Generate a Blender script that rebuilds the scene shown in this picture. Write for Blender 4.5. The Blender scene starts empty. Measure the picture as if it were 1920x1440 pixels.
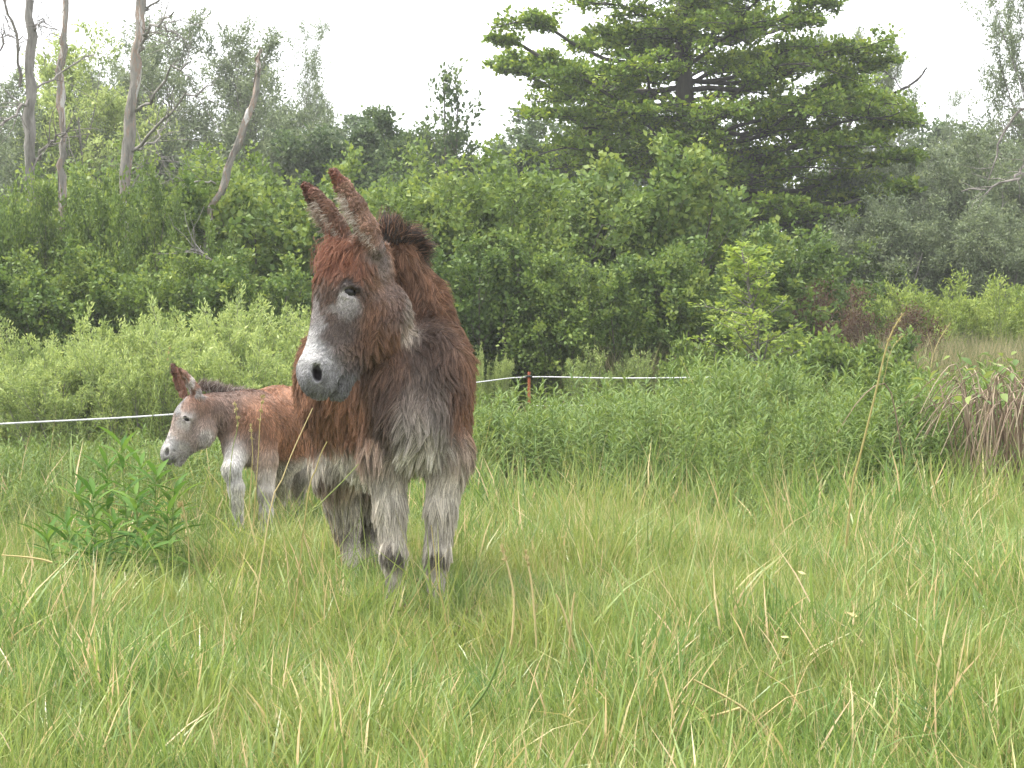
import bpy, math
import numpy as np
from mathutils import Vector, Matrix, kdtree

ONLY = None          # None builds everything
R = math.radians
sc = bpy.context.scene
col = sc.collection

# ------------------------------------------------------------------ camera, sky, sun, exposure
CAM_H, FPX, HZ = 1.03, 3200.0, 640.0
cam_d = bpy.data.cameras.new('camera')
cam_d.sensor_width = 36; cam_d.lens = 60; cam_d.clip_start = 0.05; cam_d.clip_end = 3000
cam = bpy.data.objects.new('camera', cam_d); col.objects.link(cam)
cam.location = (0, 0, CAM_H)
cam.rotation_euler = (R(90) - math.atan(80 / FPX), 0, 0)
sc.camera = cam

SUN_EL, SUN_AZ = R(64), R(-78)        # hazy light from the upper left, slightly behind the animals
w = bpy.data.worlds.new('World'); sc.world = w; w.use_nodes = True
nt = w.node_tree; nt.nodes.clear()
sky = nt.nodes.new('ShaderNodeTexSky'); sky.sky_type = 'NISHITA'; sky.sun_disc = False
sky.sun_elevation = SUN_EL; sky.sun_rotation = SUN_AZ; sky.air_density = 1.0; sky.dust_density = 4.0
hs = nt.nodes.new('ShaderNodeHueSaturation'); hs.inputs['Saturation'].default_value = 0.25
mx = nt.nodes.new('ShaderNodeMixRGB'); mx.inputs[0].default_value = 0.72
mx.inputs[2].default_value = (8.6, 8.75, 9.0, 1)
bg = nt.nodes.new('ShaderNodeBackground'); bg.inputs[1].default_value = 0.10
wo = nt.nodes.new('ShaderNodeOutputWorld')
nt.links.new(sky.outputs[0], hs.inputs['Color']); nt.links.new(hs.outputs[0], mx.inputs[1])
nt.links.new(mx.outputs[0], bg.inputs[0]); nt.links.new(bg.outputs[0], wo.inputs[0])
sun_d = bpy.data.lights.new('sun', 'SUN'); sun_d.energy = 2.1; sun_d.angle = R(10); sun_d.color = (1, 0.95, 0.86)
sun = bpy.data.objects.new('sun', sun_d); col.objects.link(sun)
sd = Vector((math.sin(SUN_AZ) * math.cos(SUN_EL), math.cos(SUN_AZ) * math.cos(SUN_EL), math.sin(SUN_EL)))
sun.rotation_euler = sd.to_track_quat('Z', 'Y').to_euler()
sc.view_settings.view_transform = 'Standard'; sc.view_settings.look = 'None'
sc.view_settings.exposure = 1.7; sc.view_settings.gamma = 1.0
sc.render.engine = 'CYCLES'
sc.cycles.use_denoising = True
sc.cycles.max_bounces = 6; sc.cycles.diffuse_bounces = 3; sc.cycles.glossy_bounces = 2
sc.cycles.transmission_bounces = 4; sc.cycles.transparent_max_bounces = 4; sc.cycles.volume_bounces = 0
sc.cycles.sample_clamp_indirect = 6; sc.cycles.use_adaptive_sampling = True; sc.cycles.adaptive_threshold = 0.02

# ------------------------------------------------------------------ helpers
def at(px, py, Y):
    return np.array([(px - 960) / FPX * Y, Y, CAM_H - (py - HZ) / FPX * Y])
def atz(px, z, Y):
    return np.array([(px - 960) / FPX * Y, Y, z])
def hgt(top, Y):
    return CAM_H + (HZ - top) * Y / FPX
def norm(v):
    v = np.asarray(v, float)
    return v / (np.linalg.norm(v, axis=-1, keepdims=True) + 1e-9)

def tag(o, label=None, cat=None, group=None, kind=None):
    if label: o['label'] = label
    if cat: o['category'] = cat
    if group: o['group'] = group
    if kind: o['kind'] = kind
    return o
def empty(name, loc=(0, 0, 0)):
    o = bpy.data.objects.new(name, None); o.empty_display_size = 0.1
    col.objects.link(o); o.location = loc
    return o
def mesh_np(name, V, quads=None, tris=None, mat=None, attrs=None, smooth=False):
    me = bpy.data.meshes.new(name)
    V = np.asarray(V, np.float32)
    loops, starts, n = [], [], 0
    if quads is not None and len(quads):
        q = np.asarray(quads, np.int32); loops.append(q.ravel()); starts.append(np.arange(len(q)) * 4); n = q.size
    if tris is not None and len(tris):
        t = np.asarray(tris, np.int32); loops.append(t.ravel()); starts.append(n + np.arange(len(t)) * 3)
    L = np.concatenate(loops); S = np.concatenate(starts)
    me.vertices.add(len(V)); me.vertices.foreach_set('co', V.ravel())
    me.loops.add(len(L)); me.loops.foreach_set('vertex_index', L.astype(np.int32))
    me.polygons.add(len(S)); me.polygons.foreach_set('loop_start', S.astype(np.int32))
    if smooth: me.polygons.foreach_set('use_smooth', np.ones(len(S), bool))
    me.update(calc_edges=True)
    if attrs:
        for k, v in attrs.items():
            v = np.asarray(v, np.float32)
            if v.ndim == 1:
                a = me.attributes.new(k, 'FLOAT', 'POINT'); a.data.foreach_set('value', v)
            else:
                a = me.attributes.new(k, 'FLOAT_COLOR', 'POINT')
                if v.shape[1] == 3: v = np.concatenate([v, np.ones((len(v), 1), np.float32)], 1)
                a.data.foreach_set('color', np.ascontiguousarray(v, np.float32).ravel())
    if mat: me.materials.append(mat)
    return me
def obj(name, me, parent=None, loc=None):
    o = bpy.data.objects.new(name, me); col.objects.link(o)
    if parent is not None: o.parent = parent
    if loc is not None: o.location = loc
    return o
def copy_tree(o, parent=None):
    c = o.copy(); col.objects.link(c); c.parent = parent
    for ch in list(o.children): copy_tree(ch, c)
    return c
def tubes(P, Rr, sides):
    """P (M,n,3) polylines, Rr (M,n) radii -> verts, quads"""
    M, n, _ = P.shape
    T = norm(np.gradient(P, axis=1))
    ref = np.zeros_like(T); ref[..., 0] = 1
    bad = np.abs(T[..., 0]) > 0.9; ref[bad] = (0, 1, 0)
    U = norm(np.cross(T, ref)); W = np.cross(T, U)
    a = np.arange(sides) / sides * 2 * math.pi
    V = P[:, :, None, :] + Rr[:, :, None, None] * (U[:, :, None, :] * np.cos(a)[None, None, :, None] + W[:, :, None, :] * np.sin(a)[None, None, :, None])
    idx = np.arange(M * n * sides).reshape(M, n, sides)
    A = idx[:, :-1, :]; B = np.roll(idx, -1, 2)[:, :-1, :]; C = np.roll(idx, -1, 2)[:, 1:, :]; D = idx[:, 1:, :]
    return V.reshape(-1, 3), np.stack([A, B, C, D], -1).reshape(-1, 4)
def merge(parts):
    Vs, Qs, n = [], [], 0
    for V, Q in parts:
        Vs.append(V); Qs.append(Q + n); n += len(V)
    return np.concatenate(Vs), np.concatenate(Qs)

def smooth_line(pts, n):
    p = np.array(pts, float); s = np.linspace(0, len(p) - 1, n); k = np.minimum(s.astype(int), len(p) - 2); f = (s - k)[:, None]
    g = np.array([p[max(i - 1, 0)] for i in range(len(p))]); e = np.array([p[min(i + 1, len(p) - 1)] for i in range(len(p))])
    m = (e - g) / 2
    h00 = 2 * f ** 3 - 3 * f ** 2 + 1; h10 = f ** 3 - 2 * f ** 2 + f; h01 = -2 * f ** 3 + 3 * f ** 2; h11 = f ** 3 - f ** 2
    return h00 * p[k] + h10 * m[k] + h01 * p[k + 1] + h11 * m[k + 1]

# ------------------------------------------------------------------ materials
def new_mat(name):
    m = bpy.data.materials.new(name); m.use_nodes = True
    n = m.node_tree; n.nodes.clear()
    out = n.nodes.new('ShaderNodeOutputMaterial')
    return m, n, out
def ramp(n, stops):
    r = n.nodes.new('ShaderNodeValToRGB')
    e = r.color_ramp.elements
    e[0].position, e[0].color = stops[0][0], (*stops[0][1], 1)
    e[1].position, e[1].color = stops[-1][0], (*stops[-1][1], 1)
    for p, c in stops[1:-1]:
        x = e.new(p); x.color = (*c, 1)
    return r
def leaf_mat(name, stops, transl=0.35, rough=0.5, patch=0.0, patch_col=(0.2, 0.2, 0.05), patch_scale=0.9, spec=0.22, rand=0.25):
    m, n, out = new_mat(name)
    at_ = n.nodes.new('ShaderNodeAttribute'); at_.attribute_name = 'tint'
    oi = n.nodes.new('ShaderNodeObjectInfo')
    ma = n.nodes.new('ShaderNodeMath'); ma.operation = 'MULTIPLY_ADD'
    ma.inputs[1].default_value = rand; ma.inputs[2].default_value = -rand / 2
    n.links.new(oi.outputs['Random'], ma.inputs[0])
    ad = n.nodes.new('ShaderNodeMath'); ad.operation = 'ADD'; ad.use_clamp = True
    n.links.new(at_.outputs['Fac'], ad.inputs[0]); n.links.new(ma.outputs[0], ad.inputs[1])
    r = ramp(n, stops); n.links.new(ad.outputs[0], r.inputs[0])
    c = r.outputs[0]
    if patch > 0:
        g = n.nodes.new('ShaderNodeNewGeometry')
        no = n.nodes.new('ShaderNodeTexNoise'); no.inputs['Scale'].default_value = patch_scale; no.inputs['Detail'].default_value = 3
        n.links.new(g.outputs['Position'], no.inputs['Vector'])
        mr = n.nodes.new('ShaderNodeMapRange'); mr.inputs[1].default_value = 0.42; mr.inputs[2].default_value = 0.66; mr.inputs[4].default_value = patch
        n.links.new(no.outputs[0], mr.inputs[0])
        mi = n.nodes.new('ShaderNodeMixRGB'); mi.inputs[2].default_value = (*patch_col, 1)
        n.links.new(mr.outputs[0], mi.inputs[0]); n.links.new(c, mi.inputs[1]); c = mi.outputs[0]
    p = n.nodes.new('ShaderNodeBsdfPrincipled'); p.inputs['Roughness'].default_value = rough
    p.inputs['Specular IOR Level'].default_value = spec
    t = n.nodes.new('ShaderNodeBsdfTranslucent')
    hsv = n.nodes.new('ShaderNodeHueSaturation'); hsv.inputs['Hue'].default_value = 0.485; hsv.inputs['Saturation'].default_value = 1.1; hsv.inputs['Value'].default_value = 1.25
    n.links.new(c, hsv.inputs['Color'])
    mixs = n.nodes.new('ShaderNodeMixShader'); mixs.inputs[0].default_value = transl
    n.links.new(c, p.inputs['Base Color']); n.links.new(hsv.outputs[0], t.inputs['Color'])
    n.links.new(p.outputs[0], mixs.inputs[1]); n.links.new(t.outputs[0], mixs.inputs[2]); n.links.new(mixs.outputs[0], out.inputs[0])
    return m
def noise_mat(name, stops, scale=6, detail=6, stretch=(1, 1, 1), rough=0.85, bump=0.4, bscale=30):
    m, n, out = new_mat(name)
    tc = n.nodes.new('ShaderNodeTexCoord'); mp = n.nodes.new('ShaderNodeMapping'); mp.inputs['Scale'].default_value = stretch
    n.links.new(tc.outputs['Object'], mp.inputs[0])
    no = n.nodes.new('ShaderNodeTexNoise'); no.inputs['Scale'].default_value = scale; no.inputs['Detail'].default_value = detail; no.inputs['Roughness'].default_value = 0.65
    n.links.new(mp.outputs[0], no.inputs['Vector'])
    r = ramp(n, stops); n.links.new(no.outputs[0], r.inputs[0])
    p = n.nodes.new('ShaderNodeBsdfPrincipled'); p.inputs['Roughness'].default_value = rough; p.inputs['Specular IOR Level'].default_value = 0.25
    n.links.new(r.outputs[0], p.inputs['Base Color'])
    n2 = n.nodes.new('ShaderNodeTexNoise'); n2.inputs['Scale'].default_value = bscale; n2.inputs['Detail'].default_value = 4
    n.links.new(mp.outputs[0], n2.inputs['Vector'])
    b = n.nodes.new('ShaderNodeBump'); b.inputs['Strength'].default_value = bump; b.inputs['Distance'].default_value = 0.02
    n.links.new(n2.outputs[0], b.inputs['Height']); n.links.new(b.outputs[0], p.inputs['Normal'])
    n.links.new(p.outputs[0], out.inputs[0])
    return m

M = {}
M['bark'] = noise_mat('bark', [(0.3, (0.05, 0.045, 0.04)), (0.7, (0.16, 0.14, 0.12))], 5, stretch=(1, 1, .25))
M['bark_dark'] = noise_mat('bark_dark', [(0.3, (0.03, 0.028, 0.025)), (0.7, (0.10, 0.09, 0.08))], 5, stretch=(1, 1, .25))
M['dead_wood'] = noise_mat('dead_wood', [(0.32, (0.13, 0.12, 0.105)), (0.47, (0.25, 0.235, 0.21)), (0.53, (0.27, 0.19, 0.145)), (0.57, (0.46, 0.44, 0.42)), (0.75, (0.52, 0.50, 0.48))], 5.0, 10, (2.2, 2.2, .45), bump=.8, bscale=22)
M['dead_wood_grey'] = noise_mat('dead_wood_grey', [(0.32, (0.12, 0.112, 0.10)), (0.68, (0.32, 0.30, 0.275))], 6.0, 10, (2.2, 2.2, .4), bump=.8, bscale=22)
M['twig_grey'] = noise_mat('twig_grey', [(0.3, (0.12, 0.105, 0.095)), (0.7, (0.27, 0.25, 0.23))], 8)
M['ground'] = noise_mat('ground', [(0.3, (0.035, 0.05, 0.016)), (0.55, (0.07, 0.085, 0.028)), (0.75, (0.13, 0.115, 0.06))], 3.0, 8, bscale=40)
M['alder'] = leaf_mat('alder_leaf', [(0, (0.062, 0.105, 0.032)), (0.5, (0.115, 0.184, 0.047)), (1, (0.232, 0.293, 0.071))])
M['bush'] = leaf_mat('bush_leaf', [(0, (0.077, 0.123, 0.036)), (0.5, (0.143, 0.215, 0.054)), (1, (0.267, 0.334, 0.084))])
M['tree'] = leaf_mat('tree_leaf', [(0, (0.076, 0.128, 0.025)), (0.5, (0.141, 0.227, 0.037)), (1, (0.304, 0.379, 0.063))])
M['far'] = leaf_mat('far_leaf', [(0, (0.051, 0.086, 0.036)), (0.5, (0.090, 0.138, 0.056)), (1, (0.153, 0.211, 0.073))])
M['willow_grey'] = leaf_mat('willow_grey_leaf', [(0, (0.101, 0.134, 0.073)), (0.5, (0.161, 0.208, 0.106)), (1, (0.269, 0.316, 0.165))], spec=.5)
M['willow'] = leaf_mat('willow_leaf', [(0, (0.166, 0.233, 0.082)), (0.5, (0.290, 0.369, 0.123)), (1, (0.464, 0.541, 0.206))])
M['willow_yellow'] = leaf_mat('willow_yellow_leaf', [(0, (0.137, 0.199, 0.053)), (0.5, (0.246, 0.328, 0.080)), (1, (0.396, 0.469, 0.144))])
M['sapling'] = leaf_mat('sapling_leaf', [(0, (0.154, 0.230, 0.064)), (0.5, (0.265, 0.359, 0.073)), (1, (0.420, 0.488, 0.148))], transl=.4)
M['russet'] = leaf_mat('russet_leaf', [(0, (0.07, 0.045, 0.03)), (0.5, (0.12, 0.075, 0.045)), (1, (0.13, 0.13, 0.05))])
M['herb'] = leaf_mat('herb_leaf', [(0, (0.067, 0.123, 0.039)), (0.5, (0.128, 0.200, 0.054)), (1, (0.238, 0.293, 0.085))], transl=.35)
M['goldenrod'] = leaf_mat('goldenrod_leaf', [(0, (0.054, 0.122, 0.030)), (0.5, (0.094, 0.185, 0.041)), (1, (0.165, 0.264, 0.061))], transl=.35, spec=.1, rough=.7)
M['grass'] = leaf_mat('grass_blade', [(0, (0.099, 0.178, 0.047)), (0.45, (0.189, 0.286, 0.080)), (0.82, (0.312, 0.379, 0.120)), (0.9, (0.510, 0.416, 0.199)), (1, (0.696, 0.530, 0.328))], transl=.35, patch=.55, patch_col=(0.315, 0.335, 0.105), rand=.2, spec=.45, rough=.38)
M['reed'] = leaf_mat('reed_blade', [(0, (0.110, 0.154, 0.055)), (0.5, (0.220, 0.220, 0.099)), (1, (0.396, 0.341, 0.198))], transl=.25)
M['straw'] = leaf_mat('straw', [(0, (0.300, 0.270, 0.085)), (0.5, (0.400, 0.330, 0.136)), (1, (0.550, 0.450, 0.230))], transl=.15)
M['green_stem'] = leaf_mat('green_stem', [(0, (0.12, 0.19, 0.05)), (1, (0.24, 0.29, 0.09))], transl=.1)
M['cane'] = leaf_mat('dead_cane', [(0, (0.119, 0.083, 0.057)), (0.5, (0.225, 0.159, 0.108)), (1, (0.393, 0.330, 0.230))], transl=.05)
M['post'] = noise_mat('post_paint', [(0.3, (0.25, 0.06, 0.025)), (0.7, (0.42, 0.12, 0.05))], 12, rough=.6, bscale=60)
M['black_plastic'] = noise_mat('black_plastic', [(0.3, (0.012, 0.012, 0.012)), (0.7, (0.03, 0.03, 0.03))], 12, rough=.4)
M['rope'] = noise_mat('rope', [(0.30, (0.25, 0.25, 0.27)), (0.42, (0.60, 0.60, 0.62)), (0.8, (0.70, 0.70, 0.72))], 40, 2, rough=.7, bscale=90)

# ------------------------------------------------------------------ ground
def g_height(x, y):
    return 0.025 * np.sin(x * 1.3 + .7) * np.cos(y * .9) + 0.015 * np.sin(x * 3.1 + y * 2.3)
def build_ground():
    xs = np.concatenate([[-900, -200, -60], np.linspace(-24, 24, 97), [60, 200, 900]])
    ys = np.concatenate([[-900, -200, -40, -5], np.linspace(0, 60, 121), [80, 200, 1500]])
    X, Y = np.meshgrid(xs, ys)
    Z = g_height(X, Y) * ((np.abs(X) < 30) & (Y > -1) & (Y < 61))
    V = np.stack([X, Y, Z], -1).reshape(-1, 3)
    i = np.arange(V.shape[0]).reshape(X.shape)
    Q = np.stack([i[:-1, :-1], i[:-1, 1:], i[1:, 1:], i[1:, :-1]], -1).reshape(-1, 4)
    o = obj('ground', mesh_np('ground', V, Q, mat=M['ground'], smooth=True)); tag(o, kind='structure')
build_ground()

# ------------------------------------------------------------------ trees and shrubs
def walk(rng, P0, D0, L, nseg, wander, up):
    pts = [P0]; D = norm(D0); P = P0
    for s in range(nseg):
        D = D + rng.normal(0, wander, D.shape); D[:, 2] += up
        D = norm(D); P = P + D * (L / nseg)[:, None]; pts.append(P)
    return np.stack(pts, 1)
def leaves_mesh(name, rng, twigs, per, spread, size, aspect, mat, droop=0.0, upn=0.6, tip_bias=0.0, flat=1.0, outward=0.6):
    Mn, n, _ = twigs.shape
    k = np.repeat(np.arange(Mn), per); N = len(k)
    t = rng.uniform(0.08, 1, N) ** (1 - tip_bias) * (n - 1)
    i = np.minimum(t.astype(int), n - 2); f = (t - i)[:, None]
    P = twigs[k, i] * (1 - f) + twigs[k, i + 1] * f
    T = norm(twigs[k, i + 1] - twigs[k, i])
    off = rng.normal(0, spread, (N, 3)); off[:, 2] *= flat; P = P + off
    A = norm(T * outward + rng.normal(0, .6, (N, 3)) + np.array([0, 0, -droop]))
    Nn = rng.normal(0, .55, (N, 3)); Nn[:, 2] += upn
    S = norm(np.cross(A, Nn)); Nn = np.cross(S, A)
    L = size * rng.uniform(.6, 1.3, N)[:, None]; W = L * aspect
    V = np.stack([P, P + A * L * .45 + S * W * .5 + Nn * L * .08, P + A * L, P + A * L * .45 - S * W * .5 + Nn * L * .08], 1).reshape(-1, 3)
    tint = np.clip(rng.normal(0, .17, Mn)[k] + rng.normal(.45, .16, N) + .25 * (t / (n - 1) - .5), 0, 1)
    return mesh_np(name, V, np.arange(N * 4).reshape(-1, 4), mat=mat, attrs={'tint': np.repeat(tint, 4)})

def gen_tree(name, seed, H, stems=1, base=0.05, lean=0.1, r0=0.06, nseg=7, wander=.05, up=.05, levels=(), leaf=None, bark='bark', leafmat='bush', extra=None):
    """returns (wood mesh, crown mesh)"""
    rng = np.random.default_rng(seed)
    a = rng.uniform(0, 2 * math.pi, stems); rr = base * np.sqrt(rng.uniform(0, 1, stems))
    P0 = np.stack([rr * np.cos(a), rr * np.sin(a), np.full(stems, -.05)], -1)
    D0 = np.stack([lean * np.cos(a) * rng.uniform(.3, 1.2, stems), lean * np.sin(a) * rng.uniform(.3, 1.2, stems), np.ones(stems)], -1)
    if stems == 1: D0[0] = (0, 0, 1)
    L = H * (rng.uniform(.7, 1, stems) if stems > 1 else np.ones(1))
    P = walk(rng, P0, D0, L, nseg, wander, up)
    ts = np.linspace(0, 1, nseg + 1)
    Rd = r0 * (1 - .8 * ts)[None, :] * (L / L.max())[:, None]
    parts = [tubes(P, Rd, 8)]
    twig_sets = []
    for li, lv in enumerate(levels):
        n = lv['n']; Mp = len(P); np_ = P.shape[1]
        k = np.repeat(np.arange(Mp), n)
        tt = np.tile((np.arange(n) + .5) / n, Mp) + rng.uniform(-.5, .5, Mp * n) / n
        t = lv.get('t0', .2) + (1 - lv.get('t0', .2)) * np.clip(tt, 0, .999)
        x = t * (np_ - 1); i = np.minimum(x.astype(int), np_ - 2); f = (x - i)[:, None]
        C0 = P[k, i] * (1 - f) + P[k, i + 1] * f
        T = norm(P[k, i + 1] - P[k, i])
        rn = norm(np.cross(T, rng.normal(0, 1, T.shape)))
        if lv.get('plane'): rn[:, 2] *= .22; rn = norm(rn)
        an = R(lv['ang']) * rng.uniform(*lv.get('angv', (.7, 1.25)), len(k))
        D = T * np.cos(an)[:, None] + rn * np.sin(an)[:, None]
        shape = lv.get('shape', 'round')
        if shape == 'cone': sh = 1.05 - t * .85
        elif shape == 'round': sh = .55 + .6 * np.sin(np.clip((t - .05), 0, 1) * math.pi)
        elif shape == 'tier': sh = np.interp(t, [0, .2, .5, .58, .66, .8, 1], [.8, .95, 1.0, .85, .55, .42, .2])
        else: sh = np.ones(len(k))
        Lc = (L[k] * lv['len']) * sh * rng.uniform(.6, 1.15, len(k))
        Rc = (Rd[k, i] * lv.get('rr', .5)); Rc = np.maximum(Rc, lv.get('rmin', .002))
        P = walk(rng, C0, D, Lc, lv.get('nseg', 4), lv.get('wander', .15), lv.get('up', .08)); L = Lc
        Rd = Rc[:, None] * np.linspace(1, .3, P.shape[1])[None, :]
        parts.append(tubes(P, Rd, 6 if li == 0 else 3))
        if lv.get('leafy') or li == len(levels) - 1: twig_sets.append((P, lv.get('per', leaf['per'])))
    V, Q = merge(parts)
    wood = mesh_np(name + '_wood', V, Q, mat=M[bark], smooth=True)
    crown = None
    if leaf:
        lf = {k: v for k, v in leaf.items() if k != 'per'}
        P = twig_sets[-1][0]
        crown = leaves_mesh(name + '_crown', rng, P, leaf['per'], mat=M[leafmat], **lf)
    return wood, crown
PLANTS = {}; TOPS = {}
def plant_kind(key, variants):
    PLANTS[key] = variants
def put(kind, var, name, label, cat, X, Y, H, rot=0.0, sx=1.0, group=None, tilt=0.0, loc=None):
    wood, crown, H0 = PLANTS[kind][var]
    if (kind, var) not in TOPS:
        me = crown or wood; z = np.empty(len(me.vertices) * 3, np.float32); me.vertices.foreach_get('co', z)
        TOPS[(kind, var)] = float(np.percentile(z[2::3], 99.7))
    H0 = TOPS[(kind, var)]
    e = empty(name, loc if loc is not None else (X, Y, float(g_height(X, Y)) if Y < 60 else 0))
    s = H / H0; e.scale = (s * sx, s * sx, s); e.rotation_euler = (0, R(tilt), rot)
    tag(e, label, cat, group)
    obj('trunk', wood, e)
    if crown: obj('crown', crown, e)
    return e

if ONLY in (None, 'plants'):
    shrub_lv = [dict(n=11, t0=.12, ang=42, len=.36, up=.10, wander=.16, shape='round'), dict(n=7, t0=.2, ang=48, len=.45, nseg=3, up=.10)]
    plant_kind('shrub', [(*gen_tree('shrub', 11 + i, 3.0, stems=9, base=.45, lean=.38, r0=.03, levels=shrub_lv, leafmat='bush',
               leaf=dict(per=42, spread=.055, size=.075, aspect=.62, upn=.7)), 3.0) for i in range(3)])
    plant_kind('alder', [(*gen_tree('alder_shrub', 31 + i, 3.2, stems=8, base=.5, lean=.42, r0=.035, levels=shrub_lv, leafmat='alder',
               leaf=dict(per=46, spread=.06, size=.085, aspect=.75, upn=.7)), 3.2) for i in range(3)])
    wil_lv = [dict(n=9, t0=.15, ang=24, len=.42, up=.16, wander=.10), dict(n=6, t0=.15, ang=26, len=.5, nseg=3, up=.12)]
    plant_kind('willow_shrub', [(*gen_tree('willow_shrub', 51 + i, 1.35, stems=16, base=.5, lean=.5, r0=.012, levels=wil_lv, leafmat='willow', bark='twig_grey',
               leaf=dict(per=26, spread=.02, size=.05, aspect=.3, upn=.3, outward=1.0)), 1.35) for i in range(3)])
    plant_kind('willow_yellow', [(*gen_tree('willow_yellow', 61, 1.8, stems=16, base=.5, lean=.45, r0=.012, levels=wil_lv, leafmat='willow_yellow', bark='twig_grey',
               leaf=dict(per=24, spread=.025, size=.07, aspect=.3, upn=.3, outward=1.0)), 1.8)])
    far_lv = [dict(n=16, t0=.15, ang=55, len=.34, up=.10, wander=.14, shape='round'), dict(n=7, t0=.25, ang=50, len=.42, nseg=3, up=.05), dict(n=4, t0=.3, ang=45, len=.5, nseg=2)]
    plant_kind('far_tree', [(*gen_tree('far_tree', 71 + i, 7.0, stems=2, base=.3, lean=.2, r0=.11, levels=far_lv, leafmat='far', bark='bark_dark',
               leaf=dict(per=36, spread=.10, size=.12, aspect=.65, upn=.7)), 7.0) for i in range(2)])
    gw_lv = [dict(n=14, t0=.22, ang=32, len=.34, up=.10, wander=.10, shape='round'), dict(n=8, t0=.2, ang=32, len=.42, nseg=3, up=.04, wander=.15), dict(n=4, t0=.2, ang=35, len=.5, nseg=2, wander=.2)]
    plant_kind('grey_willow', [(*gen_tree('grey_willow', 81 + i, 8.0, stems=3, base=.4, lean=.16, r0=.10, levels=gw_lv, leafmat='willow_grey', bark='twig_grey',
               leaf=dict(per=22 + 5 * i, spread=.07, size=.11, aspect=.3, upn=.3, droop=.2)), 8.0) for i in range(3)])
    plant_kind('round_willow', [(*gen_tree('round_willow', 91, 5.0, stems=6, base=.4, lean=.3, r0=.07, levels=[dict(n=12, t0=.15, ang=40, len=.34, up=.08, shape='round'), dict(n=8, t0=.2, ang=40, len=.45, nseg=3), dict(n=3, t0=.3, ang=40, len=.5, nseg=2)], leafmat='willow_grey', bark='twig_grey',
               leaf=dict(per=26, spread=.07, size=.10, aspect=.35, upn=.5)), 5.0)])
    plant_kind('yellow_tree', [(*gen_tree('yellow_tree', 95, 6.0, stems=2, base=.2, lean=.15, r0=.07, levels=gw_lv, leafmat='willow', bark='twig_grey',
               leaf=dict(per=26, spread=.06, size=.10, aspect=.4, upn=.5)), 6.0)])
    def tiered_tree(seed, Y, px0, plates, top):
        rng = np.random.default_rng(seed); x0 = (px0 - 960) / FPX * Y
        zt = np.linspace(-.05, top, 14); tr = np.stack([.10 * np.sin(zt * .7), .08 * np.sin(zt * .5 + 1), zt], -1)
        parts = [tubes(tr[None], np.interp(zt, [0, 1, 5, top], [.30, .23, .17, .04])[None], 10)]; twigs = []
        for (px, py, hw) in plates:
            px = px0 + (px - px0) * (.9 if px > px0 else .97)
            for side in (-1, 1):
                c = at(px + rng.normal(0, 18), py + rng.normal(0, 10), Y); c = c - [x0, Y, 0]; r = hw / FPX * Y * rng.uniform(.85, 1.15)
                dep = math.sqrt(max(.05, 1 - (c[0] / 4.0) ** 2)) * 2.6; c[1] = side * dep * rng.uniform(.15, .95)
                zb = max(.9, c[2] - .25 - .12 * math.hypot(c[0], c[1]) * rng.uniform(.3, 1.2)); b = np.array([np.interp(zb, zt, tr[:, 0]), np.interp(zb, zt, tr[:, 1]), zb])
                d = c - b; mid = b + d * .5 + np.array([0, 0, -.08 * np.linalg.norm(d[:2])]) + rng.normal(0, .08, 3); tip = c + d * np.array([1, 1, .1]) / (np.linalg.norm(d) + .1) * r * .8
                ln = smooth_line([b, mid, c, tip], 9); ln[1:-1] += rng.normal(0, .03, (7, 3))
                parts.append(tubes(ln[None], np.linspace(.055, .010, 9)[None] * (.6 + .12 * np.linalg.norm(d)), 6))
                n2 = 13; t = rng.uniform(.42, .98, n2) * 8; k = t.astype(int).clip(0, 7); f = (t - k)[:, None]
                p = ln[k] * (1 - f) + ln[k + 1] * f; a = rng.uniform(0, 2 * math.pi, n2)
                D = np.stack([np.cos(a), np.sin(a), rng.normal(.02, .10, n2)], -1)
                b2 = walk(rng, p, D, r * rng.uniform(.55, 1.1, n2), 4, .10, .0); parts.append(tubes(b2, np.tile(np.linspace(.014, .005, 5), (n2, 1)), 4))
                kk = np.repeat(np.arange(n2), 7); tt = rng.uniform(.15, 1, len(kk)) * 4; ii = tt.astype(int).clip(0, 3); ff = (tt - ii)[:, None]
                q = b2[kk, ii] * (1 - ff) + b2[kk, ii + 1] * ff; a = rng.uniform(0, 2 * math.pi, len(kk))
                D = np.stack([np.cos(a), np.sin(a), rng.normal(.30, .25, len(kk))], -1)
                b3 = walk(rng, q, D, r * rng.uniform(.18, .42, len(kk)), 2, .15, .06); parts.append(tubes(b3, np.tile(np.array([.005, .004, .002]), (len(kk), 1)), 3)); twigs.append(b3)
        V, Q = merge(parts)
        wood = mesh_np('big_tree_wood', V, Q, mat=M['bark_dark'], smooth=True)
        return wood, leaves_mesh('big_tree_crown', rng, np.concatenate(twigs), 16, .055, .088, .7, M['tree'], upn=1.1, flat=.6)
    PL = [(1180, 35, 100), (1300, 15, 110), (1420, 25, 110), (1520, 10, 45), (1300, -60, 110), (1200, -50, 80), (1410, -60, 80), (1300, -150, 90), (1300, -240, 60),
          (1140, 75, 60), (1240, 85, 110), (1380, 95, 110), (1480, 85, 85), (1010, 112, 60), (1095, 135, 85), (1180, 155, 80), (960, 125, 35), (1430, 145, 110), (1540, 130, 95), (1620, 150, 60),
          (1060, 170, 70), (1140, 205, 90), (1490, 190, 110), (1590, 192, 80), (1180, 248, 120), (1050, 255, 80), (1330, 262, 110), (1460, 235, 110), (1590, 245, 90), (1670, 250, 35),
          (1120, 295, 110), (1250, 305, 110), (1380, 300, 110), (1520, 295, 120), (1640, 310, 50), (1440, 355, 110), (1580, 360, 100), (1660, 375, 35), (1400, 410, 90), (1520, 425, 110), (1620, 430, 55), (1340, 345, 80)]
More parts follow.
